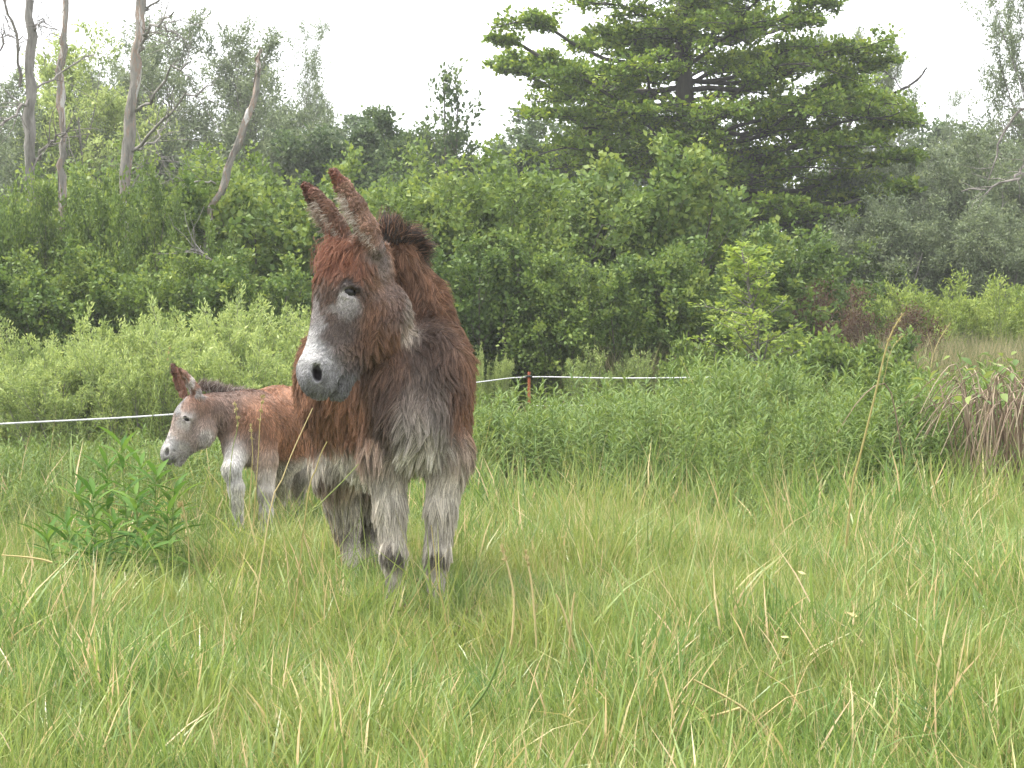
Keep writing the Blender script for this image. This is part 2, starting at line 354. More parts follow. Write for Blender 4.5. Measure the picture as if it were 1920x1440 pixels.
    plant_kind('big_tree', [(*tiered_tree(7, 30.0, 1288, PL, 9.9), 0)])
    TOPS[('big_tree', 0)] = 1.0
    plant_kind('sparse', [(*gen_tree('sparse', 111, 6.0, stems=2, base=.15, lean=.12, r0=.05, levels=[dict(n=16, t0=.4, ang=35, len=.16, up=.12), dict(n=4, t0=.2, ang=40, len=.5, nseg=3)], leafmat='far',
               leaf=dict(per=12, spread=.05, size=.10, aspect=.6)), 6.0)])
    plant_kind('sapling', [(*gen_tree('sapling', 121, 2.0, stems=1, r0=.022, wander=.02, levels=[dict(n=64, t0=.06, ang=58, len=.36, up=.06, shape='cone', wander=.06, nseg=5), dict(n=9, t0=.15, ang=42, len=.26, nseg=2, up=.12, wander=.1)], leafmat='sapling', bark='twig_grey',
               leaf=dict(per=6, spread=.010, size=.042, aspect=.5, upn=.6, outward=.9)), 2.0)])
    plant_kind('russet', [(*gen_tree('russet', 131, 1.8, stems=10, base=.4, lean=.4, r0=.02, levels=shrub_lv, leafmat='russet', bark='cane',
               leaf=dict(per=12, spread=.05, size=.05, aspect=.5)), 1.8)])
    plant_kind('low_shrub', [(*gen_tree('low_shrub', 141 + i, 1.0, stems=12, base=.5, lean=.7, r0=.012, levels=shrub_lv, leafmat='bush', bark='twig_grey',
               leaf=dict(per=16, spread=.03, size=.06, aspect=.55)), 1.0) for i in range(2)])

    def P_(kind, var, name, label, cat, px, Y, top, rot=0, sx=1.0, group=None, tilt=0):
        return put(kind, var, name, label, cat, (px - 960) / FPX * Y, Y, hgt(top, Y), rot, sx, group, tilt)
    # far wood edge closing the view
    far_pos = [(-150, 50, 250), (60, 48, 235), (250, 50, 250), (430, 48, 255), (640, 46, 235), (780, 48, 225), (930, 47, 235), (1090, 49, 225), (1260, 50, 240), (1430, 49, 245), (1600, 50, 250), (1770, 49, 255), (1940, 48, 235), (2110, 50, 240)]
    for i, (px, Y, top) in enumerate(far_pos):
        P_('far_tree', i % 2, 'broadleaf_tree', 'dark green broadleaf tree in the closed row at the far edge of the wood', 'tree', px, Y, top, i * 1.7, 1.15, 'trees at the far edge of the wood')
    # left: pale willows behind the dead trunks
    P_('grey_willow', 0, 'willow_tree', 'thin grey-green willow at the left edge behind the bare trunks', 'tree', 20, 36, 130, .3, 1.0)
    P_('yellow_tree', 0, 'willow_tree', 'yellow-green willow between the two left bare trunks', 'tree', 170, 33, 70, 1.1, .95)
    P_('grey_willow', 1, 'willow_tree', 'airy willow showing sky between its twigs, right of the tall bare trunk', 'tree', 330, 37, 120, 2.2, 1.0)
    P_('grey_willow', 2, 'willow_tree', 'tall airy willow behind the leaning bare trunk', 'tree', 430, 36, 25, .9, .9)
    P_('grey_willow', 0, 'willow_tree', 'slim willow rising beside the top of the leaning bare trunk', 'tree', 505, 37, 45, 4.2, .6)
    P_('grey_willow', 1, 'willow_tree', 'wispy willow with a thin shoot against the sky, left of the ears', 'tree', 570, 38, 105, 5.2, .55)
    P_('grey_willow', 2, 'willow_tree', 'pale willow crown between the first and second bare trunk', 'tree', 95, 35, 140, 1.4, 1.0)
    P_('grey_willow', 2, 'willow_tree', 'pale willow crown left of the tallest bare trunk', 'tree', 235, 36, 105, 3.4, .9)
    P_('round_willow', 0, 'willow_tree', 'rounded hazy grey-green willow above the donkey ears', 'tree', 545, 34, 205, 1.0, .8)
    P_('round_willow', 0, 'willow_tree', 'rounded grey-green willow low behind the tall bare trunk', 'tree', 130, 33, 215, 3.0, 1.0)
    P_('round_willow', 0, 'willow_tree', 'grey-green willow filling the gap under the airy tree, behind the leaning trunk', 'tree', 370, 34, 235, 5.0, 1.0)
    # left bushes
    lb = [(-70, 19, 400, 'shrub', 0, 'bright green bush cut by the left picture edge'), (70, 21, 385, 'alder', 1, 'dense green bush hiding the foot of the leftmost bare trunk'),
          (165, 24, 330, 'shrub', 1, 'green bush standing between the two left bare trunks'), (245, 21, 370, 'alder', 2, 'dark green bush at the foot of the tall bare trunk'),
          (330, 23, 285, 'shrub', 2, 'green bush filling the space between tall and leaning bare trunks'), (455, 22, 300, 'shrub', 0, 'fresh green bush in front of the leaning bare trunk'),
          (520, 20, 345, 'alder', 0, 'dark green bush left of the big donkey ears'), (600, 22, 340, 'shrub', 1, 'green bush right behind the big donkey ears'),
          (20, 17, 480, 'shrub', 2, 'low green bush at the far left above the pale willow scrub'), (130, 17, 500, 'alder', 0, 'low dark bush above the pale willow scrub, under the bare trunks'),
          (360, 17, 470, 'shrub', 1, 'low bush with twiggy dead sticks under the leaning trunk'), (470, 17, 480, 'alder', 2, 'low dark green bush just left of the donkey forehead'), (250, 17.5, 470, 'alder', 1, 'low dark bush above the foal')]
    lb += [(85, 18.6, 335, 'shrub', 1, 'slim leafy bush screening the foot of the leftmost bare trunk'), (262, 18.4, 318, 'shrub', 2, 'slim leafy bush screening the tallest bare trunk'), (372, 17.9, 425, 'shrub', 0, 'small leafy bush at the foot of the leaning bare trunk')]
    for i, (px, Y, top, kd, v, lab) in enumerate(lb):
        P_(kd, v, 'leafy_bush', lab, 'bush', px, Y, top, i * 2.1, 1.0 if i < 13 else .5, 'bushes along the left wood edge')
    # centre
    P_('far_tree', 0, 'broadleaf_tree', 'broad green tree on the skyline right above the donkey mane', 'tree', 700, 33, 205, .4, 1.1)
    P_('far_tree', 1, 'broadleaf_tree', 'green tree on the skyline between mane and thin sapling', 'tree', 815, 32, 215, 2.4, 1.0)
    P_('far_tree', 0, 'broadleaf_tree', 'green tree under the left arm of the tall alder', 'tree', 985, 35, 225, 4.4, 1.0)
    P_('sparse', 0, 'thin_tree', 'thin sparse sapling with few leaves against the white sky', 'tree', 880, 31, 115, 1.5, .8)
    cb = [(720, 23, 290, 'shrub', 0, 'green bush behind the donkey mane'), (870, 20, 320, 'shrub', 1, 'grey-twigged green bush right of the donkey neck'), (960, 19.5, 300, 'shrub', 2, 'tall light green bush above the orange fence post'),
          (1070, 22, 335, 'alder', 0, 'pointed green bush left of the rounded alder bush'), (1160, 20.5, 420, 'alder', 1, 'wide dark green bush in the middle of the wood edge'), (1240, 21.5, 285, 'alder', 2, 'tall rounded alder bush below the big tree trunk'),
          (1330, 20.5, 430, 'alder', 0, 'dark alder bush directly left of the yellow-green sapling'), (900, 18, 440, 'alder', 2, 'low dark bush between donkey shoulder and fence post'), (1020, 18, 450, 'shrub', 0, 'low green bush behind the fence rope'), (1120, 18.5, 480, 'alder', 0, 'low dark bush behind the white rope'), (1240, 19, 470, 'alder', 1, 'low dark alder bush whose foot meets the pale tall grass')]
    for i, (px, Y, top, kd, v, lab) in enumerate(cb):
        P_(kd, v, 'leafy_bush', lab, 'bush', px, Y, top, i * 1.3 + .5, 1.0, 'bushes in the middle of the wood edge')
    # big tree
    put('big_tree', 0, 'alder_tree', 'big spreading dark alder with layered branches reaching out of the top', 'tree', (1288 - 960) / FPX * 30, 30, 1.0)
    # right
    P_('grey_willow', 2, 'willow_tree', 'silvery willow showing behind the right side of the big alder', 'tree', 1640, 38, 60, 1.0, .55)
    P_('grey_willow', 0, 'willow_tree', 'silvery willow with a long slanting limb against the sky', 'tree', 1735, 40, 180, 3.5, .5)
    P_('grey_willow', 2, 'willow_tree', 'tall grey-green willow filling the upper right corner', 'tree', 1965, 33, -60, 2.0, .62)
    P_('round_willow', 0, 'willow_tree', 'grey-green willow below the gap of sky on the right', 'tree', 1780, 33, 265, .5, 1.1)
    P_('round_willow', 0, 'willow_tree', 'dull green willow at the right edge under the tall willow', 'tree', 1900, 30, 265, 2.5, 1.1)
    P_('round_willow', 0, 'willow_tree', 'dull green willow right beneath the lowest alder limbs', 'tree', 1650, 30, 300, 4.5, 1.0)
    rb = [(1480, 27, 480, 'alder', 1, 'dark bush under the right side of the big alder'), (1590, 27, 460, 'alder', 2, 'dark green bush behind the russet bush'), (1700, 27, 370, 'round_willow', 0, 'dull green bush below the silvery willows'),
          (1810, 26.5, 410, 'round_willow', 0, 'dark bush behind the yellow willow scrub'), (1930, 26.5, 400, 'round_willow', 0, 'green bush at the right edge behind the yellow willow scrub'), (1410, 25, 450, 'alder', 0, 'dark bush right behind the yellow-green sapling'), (1540, 24, 500, 'alder', 2, 'low dark bush above the russet bush')]
    for i, (px, Y, top, kd, v, lab) in enumerate(rb):
        P_(kd, v, 'leafy_bush', lab, 'bush', px, Y, top, i * 1.9 + 1.0, 1.05, 'bushes along the right wood edge')
    P_('russet', 0, 'russet_bush', 'reddish brown half-bare bush right of the sapling', 'bush', 1545, 22, 520, .3, .8)
    P_('russet', 0, 'russet_bush', 'low brown bramble tangle under the dark bushes, left of the reeds', 'bush', 1640, 20, 575, 2.3, 1.0)
    P_('sapling', 0, 'sapling', 'pointed yellow-green sapling with upright twigs in front of the dark bushes', 'tree', 1428, 16.6, 458, .6, 1.75)
    P_('low_shrub', 1, 'low_bush', 'low leafy bush at the foot of the sapling on its left', 'bush', 1370, 17.2, 625, 1.6, .8)
    P_('low_shrub', 0, 'low_bush', 'low green bush at the foot of the sapling on its right', 'bush', 1500, 16.6, 632, 2.6, .9)
    P_('low_shrub', 1, 'low_bush', 'low spreading bush between sapling and reeds', 'bush', 1565, 16.8, 632, 3.6, .9)
    for i, (px, Y, top) in enumerate([(1745, 24, 525), (1850, 24.5, 515), (1960, 24, 520), (1800, 23, 540), (1900, 23, 535)]):
        P_('willow_yellow', 0, 'willow_bush', ['bright yellow-green willow bush at the left end of the lit scrub', 'tallest bright yellow-green willow bush in the lit scrub', 'bright yellow-green willow bush cut by the right picture edge', 'low bright yellow-green willow bush at the front of the lit scrub, nearer the reeds', 'low bright yellow-green willow bush in front, close to the right edge'][i], 'bush', px, Y, top, i * 1.4, 1.15, 'yellow willow scrub at the right')
    P_('willow_shrub', 1, 'willow_bush', 'small pale willow bush just behind the white rope, right of the post', 'bush', 1130, 17, 650, .7, .8)
    lw = [(10, 12.3, 672), (95, 12.6, 655), (180, 13.0, 620), (260, 13.2, 600), (345, 13.5, 585), (430, 13.8, 572), (510, 14.0, 565), (585, 14.2, 560), (50, 14.2, 640), (300, 12.3, 640), (150, 12.0, 680), (420, 12.4, 640), (520, 12.6, 640), (-70, 12.6, 660)]
    for i, (px, Y, top) in enumerate(lw):
        P_('willow_shrub', i % 3, 'willow_bush', ['pale willow shrub at the far left just above the rope', 'pale willow shrub above the rope, second from the left edge', 'pale willow shrub above the rope halfway between left edge and foal', 'pale willow shrub left of the foal ears', 'pale willow shrub straight above the foal head', 'tall pale willow shrub above the foal neck', 'tall pale willow shrub above the foal back', 'tall pale willow shrub touching the big donkey outline', 'pale willow shrub in the back row at the far left', 'low pale willow shrub directly behind the foal ears', 'low pale willow shrub close behind the rope on the left', 'low pale willow shrub directly behind the foal neck', 'low pale willow shrub directly behind the foal back', 'pale willow shrub cut off by the left picture edge'][i], 'bush', px, Y, top, i * 2.3, 1.0, 'pale willow scrub behind the foal')
    P_('willow_shrub', 0, 'willow_bush', 'tiny pale willow shoot beside the orange post', 'bush', 925, 17, 660, .7, .5)

    # ---- dead trunks with bare limbs (trunk and each limb traced from the photo at its own depth)
    def dead_tree(name, label, Y, trunk, limbs, mat, seed):
        rng = np.random.default_rng(seed)
        base = atz(trunk[-1][0], 0, Y)
        e = empty(name, base); tag(e, label, 'tree', 'bare dead trunks')
        def line(pts, n, jit):
            p = np.array([at(q[0], q[1], Y + (q[3] if len(q) > 3 else 0)) for q in pts]); r = np.array([q[2] / FPX * Y / 2 for q in pts]) * .62
            s = np.linspace(0, len(p) - 1, n); k = np.minimum(s.astype(int), len(p) - 2); f = (s - k)[:, None]
            q = p[k] * (1 - f) + p[k + 1] * f; rr = r[k] * (1 - f[:, 0]) + r[k + 1] * f[:, 0]
            q[1:-1] += rng.normal(0, jit, (n - 2, 3)); rr = rr * rng.uniform(.88, 1.12, n)
            return q - base, rr
        q, rr = line(trunk, 26, .015)
        V, Q = tubes(q[None], rr[None], 12)
        V = V + rng.normal(0, .009, V.shape)
        obj('trunk', mesh_np('trunk', V, Q, mat=M[mat], smooth=True), e)
        for pts in limbs:
            q, rr = line(pts, 12, .02)
            parts = [tubes(q[None], rr[None], 6)]
            for j in range(13):       # side twigs
                k = rng.integers(3, 11); d = norm(q[k] - q[k - 1] + rng.normal(0, .5, 3)*.2 + norm(rng.normal(0, 1, 3)) * .12)
                d = norm(norm(q[k] - q[k - 1]) + rng.normal(0, .55, 3))
                tw = walk(rng, q[k][None], d[None], np.array([rng.uniform(.15, .6)]), 4, .2, .03)
                parts.append(tubes(tw, np.linspace(rr[k] * .45, .002, 5)[None], 4))
            V, Q = merge(parts)
            obj('branch', mesh_np('branch', V, Q, mat=M['bark_dark' if mat == 'bark_dark' else 'twig_grey' if mat != 'dead_wood' else 'dead_wood_grey'], smooth=True), e)
    dead_tree('dead_tree', 'leftmost grey bare dead trunk with a dark curved branch', 19.6, [(57, -60, 18), (62, 100, 26), (60, 200, 30), (62, 330, 28), (62, 480, 32), (60, 760, 34)],
              [[(40, 165, 10), (38, 90, 9, -.2), (18, 20, 7, -.4), (5, -30, 5, -.5)], [(64, 180, 9), (30, 220, 8, -.3), (-10, 245, 6, -.6)], [(66, 170, 8), (110, 140, 6, .4), (180, 105, 4, .6)], [(66, 60, 8), (85, 38, 4, -.1)], [(62, 80, 5), (25, 70, 4), (-10, 75, 3)], [(72, 300, 12), (100, 262, 9, -.3), (135, 240, 5, -.4)], [(-20, 110, 4, .2), (5, 95, 7, 0), (12, 62, 4, 0)]], 'dead_wood_grey', 5)
    dead_tree('dead_tree', 'slim pale bare dead trunk second from the left', 20.4, [(130, -60, 12), (122, 80, 17), (117, 150, 20), (120, 240, 16), (118, 330, 18), (116, 760, 24)],
              [[(122, 75, 4), (95, 70, 3), (60, 72, 2)], [(118, 62, 4), (90, 58, 3), (75, 55, 2)]], 'dead_wood', 6)
    dead_tree('dead_tree', 'tallest bare dead trunk with many ascending bare branches', 19.4, [(272, -60, 20), (268, 20, 24), (262, 100, 26), (252, 200, 30), (243, 280, 32), (235, 400, 34), (228, 560, 36), (225, 760, 38)],
              [[(262, 100, 12), (285, 60, 9, -.3), (330, 25, 5, -.5)], [(258, 210, 11), (290, 185, 9, -.4), (320, 140, 7, -.6), (360, 118, 4, -.8)], [(250, 285, 10), (300, 235, 8, -.5), (345, 185, 6, -.7), (405, 160, 3, -.9)], [(248, 290, 9), (290, 270, 7, .4), (318, 225, 4, .6)], [(272, 25, 8), (300, 5, 6), (340, -30, 4)], [(300, 52, 5, -.3), (330, 60, 6, -.3), (345, 82, 4, -.3)], [(260, 55, 5), (310, 48, 4, .3), (430, 50, 2, .8)], [(240, 330, 7), (300, 298, 4), (352, 300, 2)], [(233, 370, 5), (255, 340, 4), (272, 300, 3)]], 'dead_wood', 7)
    dead_tree('dead_tree', 'leaning bare dead trunk with reddish bark, tilted to the right', 18.8, [(492, 95, 5), (487, 140, 14), (470, 210, 18), (452, 260, 18), (430, 320, 20), (405, 375, 18), (392, 430, 18), (384, 470, 24), (375, 600, 26), (365, 760, 28)],
              [[(405, 345, 6), (360, 340, 5, -.2), (300, 342, 2, -.3)], [(402, 490, 4, -1.5), (375, 475, 6, -1.5), (360, 465, 4, -1.5)]], 'dead_wood', 8)
    dead_tree('dead_tree', 'bare grey dead limbs reaching in from the right edge', 26, [(1990, 150, 8), (1980, 300, 18), (1985, 420, 22), (1990, 760, 28)],
              [[(1982, 300, 12), (1925, 325, 9, -.3), (1870, 348, 7, -.4), (1800, 360, 3, -.5)], [(1900, 335, 7, -.3), (1925, 300, 5, -.2), (1950, 290, 3, -.2)], [(1980, 190, 10), (1930, 205, 9, 0), (1900, 212, 8, 0), (1880, 245, 7, .1), (1870, 290, 5, .1), (1850, 340, 3, .2)]], 'dead_wood_grey', 9)
    dead_tree('dead_tree', 'slanting dark bare limb against the sky right of the big alder', 36, [(1735, 128, 2), (1722, 147, 4), (1690, 170, 6), (1650, 185, 7), (1600, 212, 9), (1560, 300, 12), (1540, 760, 16)],
              [[(1690, 170, 4), (1660, 140, 3), (1625, 110, 2)], [(1650, 185, 4), (1620, 170, 3), (1580, 160, 2)]], 'bark_dark', 10)

# ------------------------------------------------------------------ animals: one continuous skin from an implicit body, plus coat
def smin(a, b, k):
    h = np.maximum(k - np.abs(a - b), 0) / k
    return np.minimum(a, b) - h * h * k * .25
class Body:
    def __init__(s): s.pr = []; s.sub = []
    def rc(s, a, b, r1, r2, k=.05, c=None, hl=.04, sq=None, w=1.0, flow=None):
        s.pr.append(dict(t='rc', a=np.array(a, float), b=np.array(b, float), r1=r1, r2=r2, k=k, c=c, hl=hl, sq=sq, w=w, flow=flow))
    def el(s, c0, rad, k=.04, c=None, hl=.03, ax=None, w=1.0, flow=None):
        s.pr.append(dict(t='el', a=np.array(c0, float), rad=np.array(rad, float), ax=np.eye(3) if ax is None else np.array(ax, float), k=k, c=c, hl=hl, w=w, flow=flow))
    def chain(s, pts, rads, **kw):
        for i in range(len(pts) - 1): s.rc(pts[i], pts[i + 1], rads[i], rads[i + 1], **kw)
    def cut_rc(s, a, b, r1, r2, k=.02, sq=None): s.sub.append(dict(t='rc', a=np.array(a, float), b=np.array(b, float), r1=r1, r2=r2, k=k, sq=sq))
    def cut_el(s, c0, rad, k=.015, ax=None): s.sub.append(dict(t='el', a=np.array(c0, float), rad=np.array(rad, float), ax=np.eye(3) if ax is None else np.array(ax, float), k=k))
    @staticmethod
    def dist(p, X):
        if p['t'] == 'rc':
            a, b = p['a'], p['b']
            if p.get('sq') is not None:
                n, f = p['sq']; n = norm(n)
                X = X + ((f - 1) * ((X - a) @ n))[..., None] * n; b = b + (f - 1) * ((b - a) @ n) * n
            ab = b - a; t = np.clip(((X - a) @ ab) / (ab @ ab + 1e-9), 0, 1)
            d = np.linalg.norm(X - a - t[..., None] * ab, axis=-1) - (p['r1'] + (p['r2'] - p['r1']) * t)
            return d / (p['sq'][1] ** .5 if p.get('sq') is not None else 1)
        q = (X - p['a']) @ p['ax'].T / p['rad']
        l = np.linalg.norm(q, axis=-1)
        return (l - 1) * p['rad'].min() * np.where(l > 1, 1.0, 1.0)
    def box(s, p):
        if p['t'] == 'rc':
            r = max(p['r1'], p['r2']); return np.minimum(p['a'], p['b']) - r, np.maximum(p['a'], p['b']) + r
        r = p['rad'].max(); return p['a'] - r, p['a'] + r
    def field(s, h):
        lo = np.min([s.box(p)[0] for p in s.pr], 0) - .06; hi = np.max([s.box(p)[1] for p in s.pr], 0) + .06
        n = np.ceil((hi - lo) / h).astype(int) + 1
        F = np.full(n, 0.5, np.float32)
        ax = [lo[i] + np.arange(n[i]) * h for i in range(3)]
        for lst, add in ((s.pr, True), (s.sub, False)):
            for p in lst:
                b0, b1 = s.box(p); m = p['k'] + 2 * h
                i0 = np.clip(np.floor((b0 - m - lo) / h).astype(int), 0, n - 1); i1 = np.clip(np.ceil((b1 + m - lo) / h).astype(int) + 1, 1, n)
                sl = tuple(slice(i0[i], i1[i]) for i in range(3))
                X = np.stack(np.meshgrid(*[ax[i][sl[i]] for i in range(3)], indexing='ij'), -1)
                d = s.dist(p, X)
                F[sl] = smin(F[sl], d, p['k']) if add else -smin(-F[sl], d, p['k'])
        return F, lo, h
    def weights(s, X, sg):
        D = np.stack([s.dist(p, X) for p in s.pr], -1)
        W = np.exp(-np.clip(D, 0, None) / sg) * np.array([p['w'] for p in s.pr])
        return W / W.sum(-1, keepdims=True)
def surface_nets(F, lo, h):
    n = np.array(F.shape); S = F < 0
    c = [(i, j, k) for i in (0, 1) for j in (0, 1) for k in (0, 1)]
    cs = lambda A, o: A[o[0]:n[0] - 1 + o[0], o[1]:n[1] - 1 + o[1], o[2]:n[2] - 1 + o[2]]
    cnt = sum(cs(S, o).astype(np.int8) for o in c)
    act = (cnt > 0) & (cnt < 8)
    I = np.argwhere(act)
    vid = np.full(act.shape, -1, np.int32); vid[act] = np.arange(len(I))
    acc = np.zeros((len(I), 3)); num = np.zeros(len(I))
    for a in c:
        for d in range(3):
            if a[d]: continue
            b = list(a); b[d] = 1
            fa = F[tuple((I + a).T)]; fb = F[tuple((I + b).T)]
            x = (fa < 0) != (fb < 0)
            t = np.where(x, fa / np.where(x, fa - fb, 1), 0)
            pos = np.array(a, float)[None] + 0 * acc; pos[:, d] = t
            acc += pos * x[:, None]; num += x
    V = lo + (I + acc / num[:, None]) * h
    Q = []
    for d in range(3):
        u, v = (d + 1) % 3, (d + 2) % 3
        s0 = [slice(None)] * 3; s1 = [slice(None)] * 3
        s0[d] = slice(0, n[d] - 1); s1[d] = slice(1, n[d])
        A = S[tuple(s0)]; B = S[tuple(s1)]
        for flip in (0, 1):
            E = np.argwhere((A & ~B) if not flip else (~A & B))
            E = E[(E[:, u] > 0) & (E[:, v] > 0) & (E[:, u] < n[u] - 1) & (E[:, v] < n[v] - 1)]
            du = np.zeros(3, int); du[u] = 1; dv = np.zeros(3, int); dv[v] = 1
            q = np.stack([vid[tuple((E - du - dv).T)], vid[tuple((E - dv).T)], vid[tuple(E.T)], vid[tuple((E - du).T)]], -1)
            Q.append(q if not flip else q[:, ::-1])
    return V, np.concatenate(Q)
def grad_at(F, lo, h, X):
    G = np.zeros_like(X); base = (X - lo) / h
    def samp(P):
        i = np.clip(np.floor(P).astype(int), 0, np.array(F.shape) - 2); f = P - i; r = 0
        for a in (0, 1):
            for b in (0, 1):
                for c in (0, 1):
                    wgt = np.where(a, f[:, 0], 1 - f[:, 0]) * np.where(b, f[:, 1], 1 - f[:, 1]) * np.where(c, f[:, 2], 1 - f[:, 2])
                    r = r + wgt * F[i[:, 0] + a, i[:, 1] + b, i[:, 2] + c]
        return r
    for d in range(3):
        e = np.zeros(3); e[d] = 1.0
        G[:, d] = samp(base + e) - samp(base - e)
    return norm(G)
def vnoise(X, scale, seed):
    """cheap smooth 3D value noise in [0,1]"""
    P = X * scale; i = np.floor(P).astype(np.int64); f = P - i; f = f * f * (3 - 2 * f); r = 0
    for a in (0, 1):
        for b in (0, 1):
            for c in (0, 1):
                hsh = ((i[:, 0] + a) * 73856093 ^ (i[:, 1] + b) * 19349663 ^ (i[:, 2] + c) * 83492791 ^ (seed * 2654435761)) & 0xFFFFFF
                hsh = (hsh * 1103515245 + 12345) & 0x7FFFFFFF
                hsh = ((hsh >> 8) * 1103515245 + 12345) & 0x7FFFFFFF
                v = (hsh % 100003) / 100003.0
                r = r + v * np.where(a, f[:, 0], 1 - f[:, 0]) * np.where(b, f[:, 1], 1 - f[:, 1]) * np.where(c, f[:, 2], 1 - f[:, 2])
    return r
def coat(body, X, blobs, seed):
    """colour and hair length on the animal: soft mix of the body's regions, then marked patches"""
    Wt = body.weights(X, .018)
    C = Wt @ np.array([p['c'] for p in body.pr]); HL = Wt @ np.array([p['hl'] for p in body.pr])
    jit = (np.stack([vnoise(X, 22, seed + i) for i in range(3)], -1) - .5) * .05 + (np.stack([vnoise(X, 60, seed + 7 + i) for i in range(3)], -1) - .5) * .02
    for (c0, rad, c, hl, st) in blobs:
        q = (X + jit - np.asarray(c0)) / np.asarray(rad)
        m = np.clip(1.5 - np.linalg.norm(q, axis=-1) * 1.0, 0, 1) ; m = np.clip(m / .9, 0, 1); m = m * m * (3 - 2 * m) * st
        if c is not None: C = C * (1 - m[:, None]) + np.array(c) * m[:, None]
        if hl is not None: HL = HL * (1 - m) + hl * m
    return C, HL
def fur_material(name):
    m, n, out = new_mat(name)
    a = n.nodes.new('ShaderNodeAttribute'); a.attribute_name = 'coat'
    p = n.nodes.new('ShaderNodeBsdfPrincipled'); p.inputs['Roughness'].default_value = .55; p.inputs['Specular IOR Level'].default_value = .25
    n.links.new(a.outputs['Color'], p.inputs['Base Color']); n.links.new(p.outputs[0], out.inputs[0])
    return m
M['fur'] = fur_material('fur')
def eye_material():
    m, n, out = new_mat('eye')
    p = n.nodes.new('ShaderNodeBsdfPrincipled'); p.inputs['Base Color'].default_value = (.012, .010, .010, 1); p.inputs['Roughness'].default_value = .18
    p.inputs['Specular IOR Level'].default_value = .28
    n.links.new(p.outputs[0], out.inputs[0]); return m
M['eye'] = eye_material()
def fur_curves(name, roots, dirs, lens, cols, parent, rng, bend, clump=.6, nclump=4000, rad=.0012, npt=5, droop=.5, origin=(0, 0, 0)):
    N = len(roots)
    t = np.linspace(0, 1, npt)[None, :, None]
    L = lens[:, None, None]
    down = bend * lens[:, None]
    P = roots[:, None, :] + dirs[:, None, :] * L * t + down[:, None, :] * t ** 2
    if clump > 0 and nclump:
        g = rng.choice(N, min(nclump, N), replace=False)
        kd = kdtree.KDTree(len(g))
        for i, q in enumerate(roots[g]): kd.insert(q, i)
        kd.balance()
        near = np.array([kd.find(r)[1] for r in roots])
        gi = g[near]
        target = roots[gi][:, None, :] + (P[gi] - roots[gi][:, None, :]) * (lens / np.maximum(lens[gi], 1e-4))[:, None, None]
        wgt = clump * t ** 1.3
        P = P * (1 - wgt) + target * wgt
    P = P + np.cumsum(rng.normal(0, .06, (N, npt, 3)) * L / npt, 1) * (t > 0)
    P = P - np.asarray(origin)
    cu = bpy.data.hair_curves.new(name)
    cu.add_curves([npt] * N)
    cu.position_data.foreach_set('vector', P.astype(np.float32).ravel())
    ra = cu.attributes.get('radius') or cu.attributes.new('radius', 'FLOAT', 'POINT')
    ra.data.foreach_set('value', (rad * np.linspace(1, .25, npt)[None, :] * rng.uniform(.7, 1.3, (N, 1))).astype(np.float32).ravel())
    ca = cu.attributes.new('coat', 'FLOAT_COLOR', 'POINT')
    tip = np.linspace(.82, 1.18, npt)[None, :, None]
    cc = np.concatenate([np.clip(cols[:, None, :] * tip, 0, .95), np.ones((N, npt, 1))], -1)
    ca.data.foreach_set('color', cc.astype(np.float32).ravel())
    cu.materials.append(M['fur'])
    return obj(name, cu, parent)
def sample_surface(V, Q, rng, N, weight=None):
    T = np.concatenate([Q[:, [0, 1, 2]], Q[:, [0, 2, 3]]])
    A = np.linalg.norm(np.cross(V[T[:, 1]] - V[T[:, 0]], V[T[:, 2]] - V[T[:, 0]]), axis=-1)
    if weight is not None: A = A * weight[T].mean(1)
    k = rng.choice(len(T), N, p=A / A.sum())
    u = rng.uniform(0, 1, (N, 2)); m = u.sum(1) > 1; u[m] = 1 - u[m]
    return V[T[k, 0]] + (V[T[k, 1]] - V[T[k, 0]]) * u[:, :1] + (V[T[k, 2]] - V[T[k, 0]]) * u[:, 1:]
def uv_sphere(c, r, nu=20, nv=12):
    th = np.linspace(0, math.pi, nv); ph = np.arange(nu) / nu * 2 * math.pi
    V = np.stack([np.sin(th)[:, None] * np.cos(ph), np.sin(th)[:, None] * np.sin(ph), np.cos(th)[:, None] * np.ones(nu)], -1).reshape(-1, 3) * r + c
    i = np.arange(nu * nv).reshape(nv, nu)
    Q = np.stack([i[:-1], np.roll(i, -1, 1)[:-1], np.roll(i, -1, 1)[1:], i[1:]], -1).reshape(-1, 4)
    return V, Q

BR = (.285, .148, .086); BRD = (.105, .050, .036); GB = (.120, .080, .062); GR = (.56, .505, .43); CR = (.70, .64, .55); WH = (.46, .45, .45); DK = (.045, .032, .028); MG = (.23, .222, .23)

